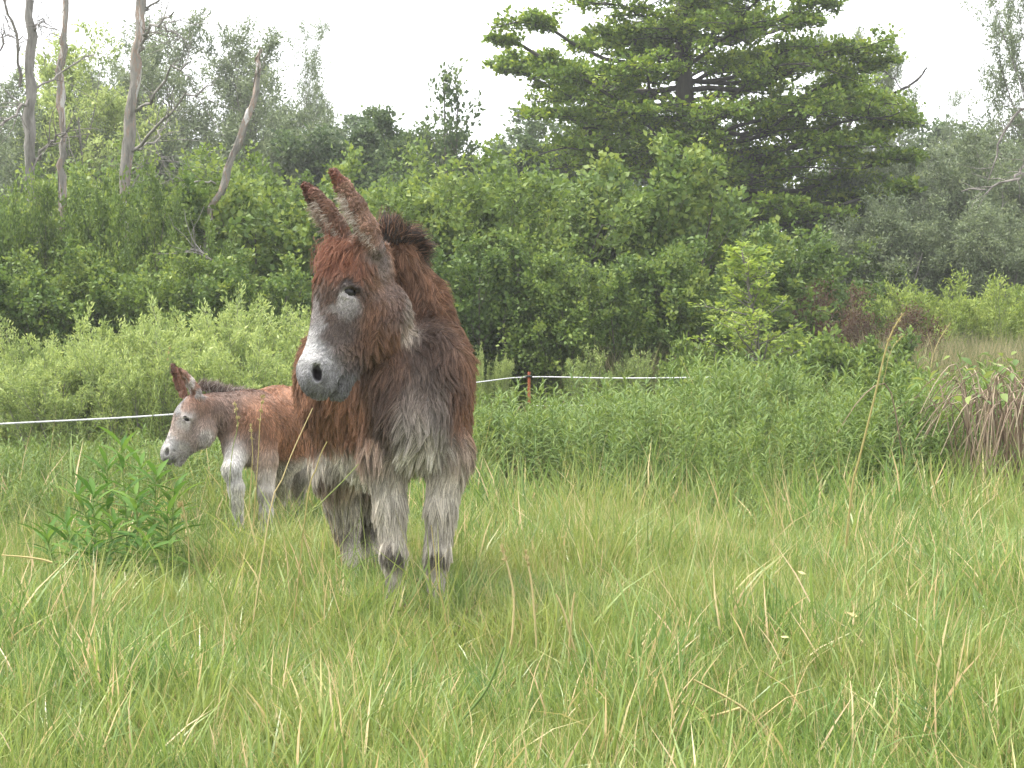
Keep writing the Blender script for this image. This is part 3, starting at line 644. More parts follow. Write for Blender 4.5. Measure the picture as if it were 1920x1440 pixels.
def finish_animal(body, name, label, base, blobs, h, seed, nfur, furlen, eyes, extra_hair=None, rad=.0012, nclump=5000, clump=.6, body_axis=(0, -1, 0), lift=.45):
    rng = np.random.default_rng(seed)
    F, lo, h = body.field(h)
    V, Q = surface_nets(F, lo, h)
    N = grad_at(F, lo, h, V)
    C, HL = coat(body, V, blobs, seed)
    root = empty(name, base); tag(root, label, 'donkey')
    me = mesh_np('body', V - base, Q, mat=M['fur'], attrs={'coat': C * np.interp(HL, [.004, .012], [1.0, .5])[:, None]}, smooth=True)  # skin colour darkened under longer hair, painting shade into the gaps between strands
    obj('body', me, root)
    X = sample_surface(V, Q, rng, nfur, weight=np.clip(.022 / np.clip(HL, .004, 1), .45, 2.6))
    Nn = grad_at(F, lo, h, X)
    C, HL = coat(body, X, blobs, seed)
    keep = HL > .0035; X, Nn, C, HL = X[keep], Nn[keep], C[keep], HL[keep]; nfur = len(X)
    Wt = body.weights(X, .018)
    flows = np.array([p['flow'] if p['flow'] is not None else (0, 0, 0) for p in body.pr]); flow = Wt @ flows
    wob = np.stack([vnoise(X, 9, seed + 20 + i) for i in range(3)], -1) - .5
    wob2 = np.stack([vnoise(X, 28, seed + 30 + i) for i in range(3)], -1) - .5
    back = -np.asarray(body_axis, float)
    d = np.array([0, 0, -.75]) + back * .25 + flow * 1.2 + wob * 1.5 + wob2 * .8
    d = d - (d * Nn).sum(-1, keepdims=True) * Nn * .85 + Nn * lift + rng.normal(0, .12, X.shape)
    d = norm(d)
    L = HL * furlen * rng.uniform(.55, 1.25, nfur)
    big = vnoise(X, 16, seed + 40)
    shade = (.42 + .85 * rng.uniform(0, 1, (nfur, 1)) ** 1.3) * (.6 + .8 * big[:, None])
    shade = shade * (.75 + .5 * vnoise(X, 45, seed + 41)[:, None])
    bend = np.tile(np.array([0, 0, -.35]), (nfur, 1))
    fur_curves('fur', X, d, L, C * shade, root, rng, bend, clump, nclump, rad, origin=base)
    for (c0, r) in eyes:
        V_, Q_ = uv_sphere(np.zeros(3), r)
        obj('eye', mesh_np('eye', V_, Q_, mat=M['eye'], smooth=True), root, c0 - base)
    return root, F, lo, h, rng
def head_frame(o, a, f_hint, cam_side=True):
    a = norm(a); f = np.asarray(f_hint, float); f = norm(f - (f @ a) * a); l = np.cross(a, f)
    if l[1] > 0: l = -l
    return lambda s, u, w_: o + a * s + f * u + l * w_, a, f, l

def make_head(B, o, a, fh, q, c, hs):
    H0, a, f, l = head_frame(o, a, fh)
    H = lambda s_, u, w_: H0(s_ * q, u * q, w_ * q)
    ax = np.array([l, f, a]); V3 = lambda *v: np.array(v) * q
    B.el(H(.035, -.035, 0), V3(.090, .105, .10), k=.05 * q, c=c['top'], hl=.03 * hs, ax=ax)                     # cranium
    B.el(H(.115, .010, 0), V3(.090, .090, .12), k=.05 * q, c=c['top'], hl=.03 * hs, ax=ax)                      # forehead
    for s_ in (1, -1):
        B.el(H(.140, .012, .066 * s_), V3(.038, .052, .055), k=.03 * q, c=c['face'], hl=.010 * hs, ax=ax)        # orbit
        B.el(H(.19, -.125, .052 * s_), V3(.050, .115, .125), k=.03 * q, c=c['cheek'], hl=.034 * hs, ax=ax)       # cheek
        B.rc(H(.20, .0, .058 * s_), H(.35, -.01, .042 * s_), .036 * q, .036 * q, k=.04 * q, c=c['face'], hl=.010 * hs)
    B.rc(H(.14, .025, 0), H(.39, .030, 0), .070 * q, .048 * q, k=.05 * q, c=c['face'], hl=.010 * hs)            # nose bridge
    B.rc(H(.22, -.115, 0), H(.40, -.065, 0), .075 * q, .050 * q, k=.05 * q, c=c['face'], hl=.022 * hs)          # jaw
    B.el(H(.425, .005, 0), V3(.064, .072, .075), k=.04 * q, c=c['muz'], hl=.0095, ax=ax)                        # muzzle
    B.el(H(.462, .000, 0), V3(.060, .066, .050), k=.03 * q, c=c['muz'], hl=.008, ax=ax)                         # upper lip
    B.rc(H(.38, -.075, 0), H(.462, -.068, 0), .046 * q, .040 * q, k=.018 * q, c=c['muz'], hl=.011)              # lower lip, chin
    for s_ in (1, -1):
        B.el(H(.420, .040, .040 * s_), V3(.030, .032, .042), k=.02 * q, c=c['wh'], hl=.008, ax=ax)
        n1 = norm(l * s_ + f * .55); n2 = np.cross(a, n1)
        B.el(H(.430, .042, .052 * s_), V3(.020, .034, .042), k=.012 * q, c=c['muz'], hl=.006, ax=np.array([n1, n2, a]))
        B.cut_el(H(.436, .050, .062 * s_), V3(.046, .017, .031), k=.007 * q, ax=np.array([n1, norm(n2 + a * .35 * s_), norm(a - n2 * .35 * s_)]))
        B.cut_rc(H(.385, -.060, .082 * s_), H(.490, -.040, .036 * s_), .008 * q, .011 * q, k=.010 * q)          # mouth line
    B.cut_rc(H(.492, -.040, -.04), H(.492, -.040, .04), .010 * q, .010 * q, k=.012 * q)
    for s_ in (1, -1):                                                                                          # eyelids around a shallow socket
        B.cut_el(H(.150, .024, .110 * s_), V3(.022, .036, .0145), k=.006 * q, ax=ax)
        B.chain([H(.160, .070, .080 * s_), H(.138, .048, .102 * s_), H(.134, .006, .108 * s_), H(.152, -.022, .098 * s_)], [.005 * q, .0105 * q, .0105 * q, .006 * q], k=.006 * q, c=(.05, .04, .036), hl=.004)
        B.chain([H(.163, .066, .082 * s_), H(.171, .040, .098 * s_), H(.168, .004, .099 * s_), H(.154, -.020, .096 * s_)], [.004 * q, .0055 * q, .0055 * q, .004 * q], k=.006 * q, c=(.06, .05, .05), hl=.004)
    return H, a, f, l
def make_ear(B, b, t, op, q, c, hl, cut=1.0):
    b = np.asarray(b); t = np.asarray(t); n = norm(op)
    P = lambda x: b * (1 - x) + t * x
    B.chain([P(0), P(.28), P(.55), P(.8), P(1)], [.027 * q, .037 * q, .036 * q, .027 * q, .013 * q], k=.015, c=c, hl=hl, flow=norm(t - b) * .8)
    d = n * .026 * q
    B.cut_rc(P(.2) + d, P(.6) + d, .030 * q, .030 * q, k=.008); B.cut_rc(P(.6) + d, P(1.03) + d * .8, .030 * q, .010 * q, k=.008)
def strands(root, base, rng, name, pts, dirs, N, L, c, spread, rad=.0013, clump=.5, nc=60, bend=(0, 0, -.2), dj=.18):
    pts = np.array(pts); dirs = np.array(dirs, float)
    s = rng.uniform(0, len(pts) - 1, N); k = np.minimum(s.astype(int), len(pts) - 2); q = (s - k)[:, None]
    X = pts[k] * (1 - q) + pts[k + 1] * q + rng.normal(0, spread, (N, 3)); D = norm(dirs[k] * (1 - q) + dirs[k + 1] * q + rng.normal(0, dj, (N, 3)))
    cc = np.array(c)[rng.integers(0, len(c), N)] * rng.uniform(.7, 1.25, (N, 1))
    fur_curves(name, X, D, L * rng.uniform(.5, 1.15, N), cc, root, rng, np.tile(np.array(bend), (N, 1)), clump, nc, rad, origin=base)

def build_adult():
    B = Body()
    base = atz(740, 0, 6.3)
    fd = norm(np.array([.32, -.85, 0]))
    dn = (0, 0, -1)
    # trunk
    B.rc(at(770, 722, 6.0), at(702, 716, 6.4), .180, .262, k=.10, c=BR, hl=.055)
    B.rc(at(702, 716, 6.4), at(666, 700, 6.85), .262, .225, k=.10, c=BR, hl=.05)
    B.rc(at(776, 780, 5.84), at(772, 690, 5.96), .120, .165, k=.08, c=GB, hl=.06)
    B.el(at(782, 832, 5.92), (.085, .11, .075), k=.06, c=GR, hl=.05)
    B.rc(at(724, 690, 6.0), at(722, 850, 5.96), .105, .082, k=.06, c=BR, hl=.055)
    B.rc(at(832, 690, 6.0), at(838, 845, 5.96), .092, .076, k=.06, c=BR, hl=.055)
    B.rc(at(700, 850, 6.35), at(680, 830, 6.75), .12, .11, k=.08, c=CR, hl=.04)
    B.cut_rc(at(792, 690, 5.70), at(786, 815, 5.69), .030, .020, k=.07)
    # neck
    B.rc(at(780, 668, 6.12), at(736, 500, 6.03), .150, .088, k=.08, c=(.125, .074, .054), hl=.04)
    B.chain([at(812, 645, 6.12), at(785, 570, 6.08), at(745, 478, 6.0)], [.108, .082, .060], k=.07, c=BR, hl=.05)
    # fore legs
    def fore(xs, Y, inner):
        p = [at(xs[0], 850, Y), at(xs[1], 950, Y - .01), at(xs[2], 1035, Y - .02), at(xs[3], 1062, Y - .02), at(xs[4], 1125, Y - .02), at(xs[4], 1145, Y - .02), atz(xs[4], .035, Y - .05)]
        r = [.070, .048, .041, .033, .027, .034, .032]
        B.rc(p[0], p[1], r[0], r[1], k=.05, c=GR, hl=.065, flow=dn)
        B.rc(p[1], p[2], r[1], r[2], k=.03, c=GR, hl=.055, flow=dn)
        B.el(p[2] + np.array([0, -.008, -.005]), (.044, .046, .055), k=.02, c=GR, hl=.025, flow=dn)
        B.rc(p[3], p[4], r[3], r[4], k=.03, c=GR, hl=.02, flow=dn)
        B.rc(p[4], p[5], r[4], r[5], k=.03, c=GR, hl=.02, flow=dn)
        B.rc(p[5], p[6], r[5], r[6], k=.02, c=GB, hl=.015, flow=dn)
        q = p[6]; B.rc(q + [0, -.005, -.005], [q[0], q[1] - .02, .002], .038, .045, k=.01, c=(.03, .028, .026), hl=.002)
    fore([722, 732, 737, 738, 740], 5.95, 1); fore([840, 827, 820, 818, 817], 5.95, -1)
    def hind(xs, Y, lean):
        zt = lambda x, z, y: atz(x, z, y)
        p = [at(xs[0], 770, Y), at(xs[1], 880, Y - .05), at(xs[2], 985, Y + .10), at(xs[3], 1055, Y + .06), atz(xs[3] + 2, .085, Y + .03), atz(xs[3] + 3, .035, Y)]
        B.rc(p[0], p[1], .125, .088, k=.08, c=BR, hl=.045, flow=dn)
        B.rc(p[1], p[2], .084, .046, k=.05, c=GR, hl=.06, flow=dn)
        B.el(p[2] + np.array([-.006, .0, -.01]), (.042, .055, .055), k=.02, c=GB, hl=.02, flow=dn)
        B.rc(p[2], p[3], .046, .034, k=.03, c=GR, hl=.02, flow=dn)
        B.rc(p[3], p[4], .034, .036, k=.03, c=GR, hl=.02, flow=dn)
        B.rc(p[4], p[5], .036, .034, k=.02, c=GB, hl=.015, flow=dn)
        B.rc(p[5], [p[5][0], p[5][1] - .02, .002], .038, .044, k=.01, c=(.03, .028, .026), hl=.002)
    hind([618, 628, 648, 662], 6.72, 0); hind([700, 690, 690, 694], 6.88, 0)
    # tail
    B.chain([at(660, 640, 7.08), at(655, 720, 7.16), at(655, 850, 7.14)], [.035, .028, .022], k=.03, c=BR, hl=.04, flow=dn)
    # head
    H, a, f, l = make_head(B, at(668, 472, 5.80), (-.25, -.12, -.95), (-.86, -.52, 0), 1.0, dict(top=BR, face=GB, cheek=BR, muz=MG, wh=WH), 1.0)
    # ears
    EB1, e1, EO1 = at(706, 466, 5.74), at(626, 324, 5.70), (-.9, -.30, -.35)
    EB2, e2, EO2 = at(648, 455, 5.82), at(574, 350, 5.80), (-.85, -.45, -.35)
    make_ear(B, EB1, e1, EO1, 1.12, (.28, .165, .115), .012); make_ear(B, EB2, e2, EO2, 1.12, (.25, .14, .095), .012)
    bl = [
        (at(792, 765, 5.70), (.07, .14, .16), (.27, .225, .19), None, .85), (at(797, 690, 5.78), (.05, .10, .11), (.095, .066, .052), .03, .7), (at(792, 820, 5.78), (.095, .14, .085), (.46, .41, .36), .055, .85), (at(768, 852, 5.78), (.03, .1, .045), CR, .075, .9), (at(812, 846, 5.80), (.032, .1, .045), CR, .075, .9),  # second blob: dark brown lower throat, shadow under the head painted in
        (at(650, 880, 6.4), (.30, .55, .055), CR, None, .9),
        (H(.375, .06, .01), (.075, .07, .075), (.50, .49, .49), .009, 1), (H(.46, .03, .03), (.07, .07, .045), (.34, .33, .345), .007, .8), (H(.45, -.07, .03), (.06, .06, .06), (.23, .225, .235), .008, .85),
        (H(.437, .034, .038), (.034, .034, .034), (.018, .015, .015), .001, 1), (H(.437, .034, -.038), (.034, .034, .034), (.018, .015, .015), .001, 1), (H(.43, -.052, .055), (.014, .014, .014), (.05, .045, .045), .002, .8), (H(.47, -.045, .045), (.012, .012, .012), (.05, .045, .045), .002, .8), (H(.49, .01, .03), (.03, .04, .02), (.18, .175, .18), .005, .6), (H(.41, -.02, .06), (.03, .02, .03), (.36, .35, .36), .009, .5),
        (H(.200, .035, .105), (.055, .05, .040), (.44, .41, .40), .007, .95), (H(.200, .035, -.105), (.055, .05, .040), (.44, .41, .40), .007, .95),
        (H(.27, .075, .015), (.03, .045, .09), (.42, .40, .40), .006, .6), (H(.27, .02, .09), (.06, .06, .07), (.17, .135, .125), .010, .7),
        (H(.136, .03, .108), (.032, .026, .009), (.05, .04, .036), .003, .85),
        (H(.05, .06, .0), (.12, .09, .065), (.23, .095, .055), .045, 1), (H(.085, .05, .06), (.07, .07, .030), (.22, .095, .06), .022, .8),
        (H(.17, -.225, .075), (.035, .05, .10), (.52, .45, .38), .035, .85), (at(795, 640, 5.9), (.04, .10, .10), (.085, .056, .044), .03, .7),  # pale jaw edge; dark brown throat with the jaw's shadow painted into it
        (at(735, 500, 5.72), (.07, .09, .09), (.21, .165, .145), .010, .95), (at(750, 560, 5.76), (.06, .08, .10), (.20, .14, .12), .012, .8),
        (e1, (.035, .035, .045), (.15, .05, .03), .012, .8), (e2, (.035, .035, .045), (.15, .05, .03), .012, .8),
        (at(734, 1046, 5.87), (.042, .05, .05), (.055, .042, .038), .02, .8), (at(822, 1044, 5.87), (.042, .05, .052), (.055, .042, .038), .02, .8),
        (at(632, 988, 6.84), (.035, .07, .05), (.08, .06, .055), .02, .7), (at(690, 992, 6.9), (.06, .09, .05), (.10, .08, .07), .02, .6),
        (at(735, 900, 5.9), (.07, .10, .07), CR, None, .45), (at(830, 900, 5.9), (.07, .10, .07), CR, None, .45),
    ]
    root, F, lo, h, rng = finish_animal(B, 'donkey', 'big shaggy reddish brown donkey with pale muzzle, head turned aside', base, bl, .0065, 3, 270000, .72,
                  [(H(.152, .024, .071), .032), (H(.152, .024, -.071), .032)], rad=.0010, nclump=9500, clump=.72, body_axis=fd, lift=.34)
    # mane, forelock, ear fringes
    dk = [(.035, .028, .026), (.06, .045, .038), (.16, .085, .052)]
    strands(root, base, rng, 'mane', [at(722, 440, 5.86), at(742, 446, 5.94), at(764, 462, 6.0), at(776, 490, 6.05)], [(.0, 0, 1), (.35, 0, .95), (.8, 0, .6), (1, .1, .25)], 1700, .098, dk, .012, clump=.72, nc=26, dj=.32)
    strands(root, base, rng, 'mane', [at(776, 490, 6.05), at(800, 550, 6.12), at(828, 610, 6.16)], [(.9, .1, .2), (.7, .2, .1), (.6, .3, 0)], 900, .05, [(.10, .06, .045), (.20, .085, .05)], .012, clump=.6, nc=40, dj=.3)
    strands(root, base, rng, 'forelock', [H(.02, .06, -.04), H(.03, .075, 0), H(.02, .06, .05)], [f * .8 + a * .5 - l * .3, f * .8 + a * .5, f * .8 + a * .5 + l * .3], 1500, .045, [(.27, .12, .07), (.19, .075, .045)], .026, clump=.7, nc=120, bend=(0, 0, -.6), dj=.5, rad=.001)
    for (b, t, op) in ((EB1, e1, EO1), (EB2, e2, EO2)):
        op = norm(op); sd_ = norm(np.cross(t - b, op)); axs = norm(t - b)
        for sg in (1, -1):
            pts = [b + op * .012 + sd_ * .028 * sg, b * .6 + t * .4 + op * .020 + sd_ * .034 * sg, b * .3 + t * .7 + op * .014 + sd_ * .026 * sg]
            strands(root, base, rng, 'ear_fringe', pts, [op * .7 - axs * .3 - sd_ * .3 * sg, op * .7 + axs * .2 - sd_ * .3 * sg, op * .6 + axs * .5], 520, .026, [(.62, .56, .49), (.48, .40, .33), (.30, .20, .15)], .006, clump=.3, nc=60, rad=.0006, dj=.45)
    return root

def build_foal():
    B = Body(); base = atz(500, 0, 8.5); dn = (0, 0, -1)
    FB = (.39, .195, .112); FN = (.20, .135, .11); FW = (.72, .68, .62); FC = (.64, .57, .49)
    B.rc(at(468, 800, 8.32), at(520, 797, 8.6), .140, .178, k=.08, c=FB, hl=.022)
    B.rc(at(520, 797, 8.6), at(552, 786, 8.95), .178, .168, k=.08, c=FB, hl=.022)
    B.rc(at(398, 768, 8.22), at(468, 782, 8.36), .082, .128, k=.07, c=FN, hl=.022)
    B.el(at(452, 838, 8.26), (.085, .10, .085), k=.05, c=FN, hl=.03)
    B.rc(at(490, 790, 8.26), at(496, 862, 8.24), .075, .058, k=.05, c=FB, hl=.02)
    B.rc(at(520, 860, 8.6), at(545, 850, 8.9), .09, .085, k=.06, c=FC, hl=.025)
    def leg(pts, rads, cs, hls):
        for i in range(len(pts) - 1): B.rc(pts[i], pts[i + 1], rads[i], rads[i + 1], k=.025, c=cs[min(i, len(cs) - 1)], hl=hls, flow=dn)
        q = pts[-1]; B.rc(q, [q[0], q[1] - .012, .002], .024, .029, k=.008, c=(.05, .045, .04), hl=.002)
    leg([at(446, 842, 8.22), at(433, 880, 8.08), at(442, 915, 8.08), atz(446, .11, 8.12), atz(446, .03, 8.1)], [.058, .040, .034, .024, .026], [FW], .020)
    leg([at(496, 862, 8.24), at(498, 925, 8.20), atz(498, .20, 8.20), atz(498, .09, 8.2), atz(497, .03, 8.18)], [.058, .036, .030, .025, .026], [FC, FW], .020)
    leg([at(540, 820, 8.92), at(526, 888, 8.86), at(524, 935, 8.98), atz(523, .10, 8.94), atz(522, .03, 8.92)], [.105, .060, .034, .025, .026], [FC], .020)
    leg([at(585, 820, 9.05), at(563, 888, 9.0), at(556, 932, 9.1), atz(558, .10, 9.06), atz(558, .03, 9.04)], [.105, .058, .034, .025, .026], [FC], .018)
    B.chain([at(570, 745, 9.12), at(575, 800, 9.18), at(575, 860, 9.16)], [.025, .022, .02], k=.02, c=FB, hl=.03, flow=dn)
    H, a, f, l = make_head(B, at(366, 752, 8.15), (-.40, -.10, -.91), (-.93, -.38, 0), .63, dict(top=(.34, .17, .105), face=(.62, .52, .46), cheek=(.52, .39, .33), muz=(.50, .48, .47), wh=(.6, .58, .57)), .5)
    b1, t1, o1 = at(374, 746, 8.12), at(337, 692, 8.10), (-.75, -.65, -.2)
    b2, t2, o2 = at(344, 740, 8.2), at(323, 684, 8.2), (-.7, -.7, -.2)
    make_ear(B, b1, t1, o1, .68, (.28, .15, .10), .010); make_ear(B, b2, t2, o2, .68, (.25, .12, .08), .010)
    bl = [(H(.38, .05, 0), (.055, .055, .055), (.50, .48, .47), .007, .9), (H(.48, .0, .0), (.035, .045, .024), (.06, .055, .055), .005, .9), (H(.435, .035, .045), (.016, .016, .016), (.02, .018, .018), .001, 1),
          (H(.10, .08, .0), (.03, .03, .05), WH, .010, .9), (H(.15, .03, .105), (.042, .04, .03), (.55, .50, .47), .006, .8), (H(.22, -.17, .07), (.04, .04, .05), (.58, .54, .50), .012, .8),
          (H(.40, -.06, .03), (.04, .04, .04), (.55, .51, .48), .006, .8), (H(.148, .026, .110), (.011, .010, .009), (.03, .028, .028), .002, .95),
          (t1, (.03, .03, .03), (.15, .06, .04), .012, .8), (t2, (.03, .03, .03), (.10, .045, .03), .012, .9),
          (b1 * .55 + t1 * .45 + norm(o1) * .01, (.018, .02, .05), (.60, .56, .52), .010, .8), (at(378, 738, 8.1), (.03, .04, .04), (.42, .40, .39), .01, .8),
          (at(535, 878, 8.75), (.22, .5, .055), FC, None, .95), (at(440, 880, 8.05), (.03, .1, .09), WH, None, .6), (at(470, 830, 8.15), (.04, .08, .05), (.30, .22, .18), None, .7)]
    root, F, lo, h, rng = finish_animal(B, 'donkey_foal', 'small brown donkey foal with white legs and pale face, standing behind the big donkey', base, bl, .0055, 5, 90000, .8,
                  [(H(.152, .024, .071), .0203), (H(.152, .024, -.071), .0203)], rad=.0011, nclump=9000, clump=.4, body_axis=norm(np.array([-.3, -.8, 0])), lift=.28)
    strands(root, base, rng, 'mane', [at(372, 728, 8.2), at(395, 730, 8.24), at(425, 738, 8.32), at(458, 742, 8.42)], [(.1, 0, 1), (.3, 0, 1), (.4, 0, .9), (.5, 0, .7)], 1100, .055, [(.20, .16, .14), (.34, .29, .26), (.12, .08, .065)], .010, clump=.5, nc=60, dj=.3)
    return root
if ONLY in (None, 'animals'):
    build_adult()
    build_foal()

# ------------------------------------------------------------------ meadow: instanced tufts as one mass each
def blade_strip(rng, P, D, Hh, W, bend, nseg=3):
    """P (N,3) roots, D (N,2) lean direction, returns verts (N*(2*nseg+1)), quads, tris"""
    N = len(P); t = np.linspace(0, 1, nseg + 1)
    rise = Hh[:, None] * (t - .25 * bend[:, None] * t ** 2)
    out = Hh[:, None] * (.12 * t + bend[:, None] * t ** 2)
    C = P[:, None, :] + np.concatenate([D[:, None, :] * out[..., None], rise[..., None]], -1)
    ang = rng.uniform(0, math.pi, N); S = np.stack([np.cos(ang), np.sin(ang), 0 * ang], -1)
    wd = W[:, None] * np.array([.75, 1, .7, 0])[:nseg + 1][None] * .5
    L_ = C[:, :-1] + S[:, None, :] * wd[:, :-1, None]; R_ = C[:, :-1] - S[:, None, :] * wd[:, :-1, None]
    V = np.concatenate([np.stack([L_, R_], 2).reshape(N, -1, 3), C[:, -1:]], 1)
    nv = 2 * nseg + 1; b = np.arange(N)[:, None] * nv
    q = np.concatenate([b + np.array([2 * i, 2 * i + 1, 2 * i + 3, 2 * i + 2])[None] for i in range(nseg - 1)], 0)
    tr = b + np.array([2 * nseg - 2, 2 * nseg - 1, 2 * nseg])[None]
    return V.reshape(-1, 3), q, tr, nv
def tuft(seed, n, h0, h1, rad, w0, w1, dry, mat, bmax=.7):
    rng = np.random.default_rng(seed)
    a = rng.uniform(0, 2 * math.pi, n); r = rad * np.sqrt(rng.uniform(0, 1, n))
    P = np.stack([r * np.cos(a), r * np.sin(a), np.full(n, -.01)], -1)
    d = a + rng.normal(0, .9, n); D = np.stack([np.cos(d), np.sin(d)], -1)
    V, q, t, nv = blade_strip(rng, P, D, rng.uniform(h0, h1, n), rng.uniform(w0, w1, n), rng.uniform(.03, bmax, n))
    tint = np.where(rng.uniform(0, 1, n) < dry, rng.uniform(.88, 1, n), np.clip(rng.normal(.40, .32, n), 0, .84))
    return mesh_np('grass_tuft', V, q, t, mat=M[mat], attrs={'tint': np.repeat(tint, nv)})
def lance_leaf(nseg=4, ratio=.17, arch=.35):
    t = np.linspace(0, 1, nseg + 1); wd = ratio * np.array([.25, .8, 1, .65, 0])[:nseg + 1] * .5
    C = np.stack([t, 0 * t, -arch * t ** 2], -1)
    V = []
    for i in range(nseg): V += [C[i] + [0, wd[i], wd[i] * .35], C[i] - [0, 0, 0], C[i] + [0, -wd[i], wd[i] * .35]]
    V.append(C[-1]); Q = []
    for i in range(nseg - 1):
        b = 3 * i; Q += [[b, b + 1, b + 4, b + 3], [b + 1, b + 2, b + 5, b + 4]]
    b = 3 * (nseg - 1); T = [[b, b + 1, b + 3], [b + 1, b + 2, b + 3]]
    return np.array(V), np.array(Q), np.array(T)
def herb(seed, Hh, nleaf, ll, ratio, mat, arch=.4, up=.5):
    rng = np.random.default_rng(seed)
    lv, lq, lt = lance_leaf(ratio=ratio, arch=arch)
    st = walk(rng, np.zeros((1, 3)), np.array([[rng.normal(0, .1), rng.normal(0, .1), 1]]), np.array([Hh]), 6, .04, .02)
    Vs, Q = tubes(st, np.linspace(.004, .0015, 7)[None], 4); Vs = [Vs]; Qs = [Q]; Ts = []; ti = [np.full(len(Vs[0]), .4)]; n = len(Vs[0])
    for i in range(nleaf):
        t = .12 + .88 * (i + rng.uniform()) / nleaf; x = t * 6; k = min(int(x), 5); p = st[0, k] * (1 - x + k) + st[0, k + 1] * (x - k)
        az = i * 2.4 + rng.normal(0, .3); el = up * (.5 + t) + rng.normal(0, .2)
        ex = np.array([math.cos(az) * math.cos(el), math.sin(az) * math.cos(el), math.sin(el)]); ey = np.array([-math.sin(az), math.cos(az), 0]); ez = np.cross(ex, ey)
        sz = ll * (1.15 - .55 * t) * rng.uniform(.8, 1.2)
        Vs.append(p + (lv[:, :1] * ex + lv[:, 1:2] * ey + lv[:, 2:] * ez) * sz); Qs.append(lq + n); Ts.append(lt + n); n += len(lv)
        ti.append(np.full(len(lv), np.clip(rng.normal(.3 + .3 * t, .12), 0, 1)))
    return mesh_np('herb', np.concatenate(Vs), np.concatenate(Qs), np.concatenate(Ts), mat=M[mat], attrs={'tint': np.concatenate(ti)})
def scatter(name, label, cat, meshes, P, rotz, scale, vid, tilt):
    c = bpy.data.collections.new(name + '_shapes')
    for i, me in enumerate(meshes):
        c.objects.link(bpy.data.objects.new('%s_shape_%02d' % (name, i), me))
    me = bpy.data.meshes.new(name); me.vertices.add(len(P)); me.vertices.foreach_set('co', np.asarray(P, np.float32).ravel())
    rot = np.stack([tilt[:, 0], tilt[:, 1], rotz], -1).astype(np.float32)
    x = me.attributes.new('rot', 'FLOAT_VECTOR', 'POINT'); x.data.foreach_set('vector', rot.ravel())
    x = me.attributes.new('scl', 'FLOAT', 'POINT'); x.data.foreach_set('value', np.asarray(scale, np.float32))
    x = me.attributes.new('vid', 'INT', 'POINT'); x.data.foreach_set('value', np.asarray(vid, np.int32))
    g = bpy.data.node_groups.new(name + '_nodes', 'GeometryNodeTree')
    g.interface.new_socket('Geometry', in_out='INPUT', socket_type='NodeSocketGeometry'); g.interface.new_socket('Geometry', in_out='OUTPUT', socket_type='NodeSocketGeometry')
    gi = g.nodes.new('NodeGroupInput'); go = g.nodes.new('NodeGroupOutput')
    ci = g.nodes.new('GeometryNodeCollectionInfo'); ci.inputs[0].default_value = c; ci.inputs['Separate Children'].default_value = True; ci.inputs['Reset Children'].default_value = True
    ip = g.nodes.new('GeometryNodeInstanceOnPoints'); ip.inputs['Pick Instance'].default_value = True
    def na(nm, ty):
        k = g.nodes.new('GeometryNodeInputNamedAttribute'); k.data_type = ty; k.inputs['Name'].default_value = nm; return k
    g.links.new(gi.outputs[0], ip.inputs['Points']); g.links.new(ci.outputs[0], ip.inputs['Instance'])
    g.links.new(na('vid', 'INT').outputs[0], ip.inputs['Instance Index'])
    g.links.new(na('rot', 'FLOAT_VECTOR').outputs[0], ip.inputs['Rotation'])
    g.links.new(na('scl', 'FLOAT').outputs[0], ip.inputs['Scale'])
    g.links.new(ip.outputs[0], go.inputs[0])
    o = obj(name, me); m = o.modifiers.new('scatter', 'NODES'); m.node_group = g
    tag(o, label, cat, kind='stuff')
    return o
def wedge(rng, y0, y1, dens, side=.9):
    A = .66 * (y1 ** 2 - y0 ** 2) / 2 + 2 * side * (y1 - y0)
    n = int(A * dens * 1.9); Y = rng.uniform(y0, y1, n); X = rng.uniform(-1, 1, n) * (.33 * y1 + side)
    k = np.abs(X) < .33 * Y + side
    X, Y = X[k], Y[k]
    return X, Y
def rnd(rng, n, tilt=.12): return rng.uniform(0, 2 * math.pi, n), rng.normal(0, tilt, (n, 2))

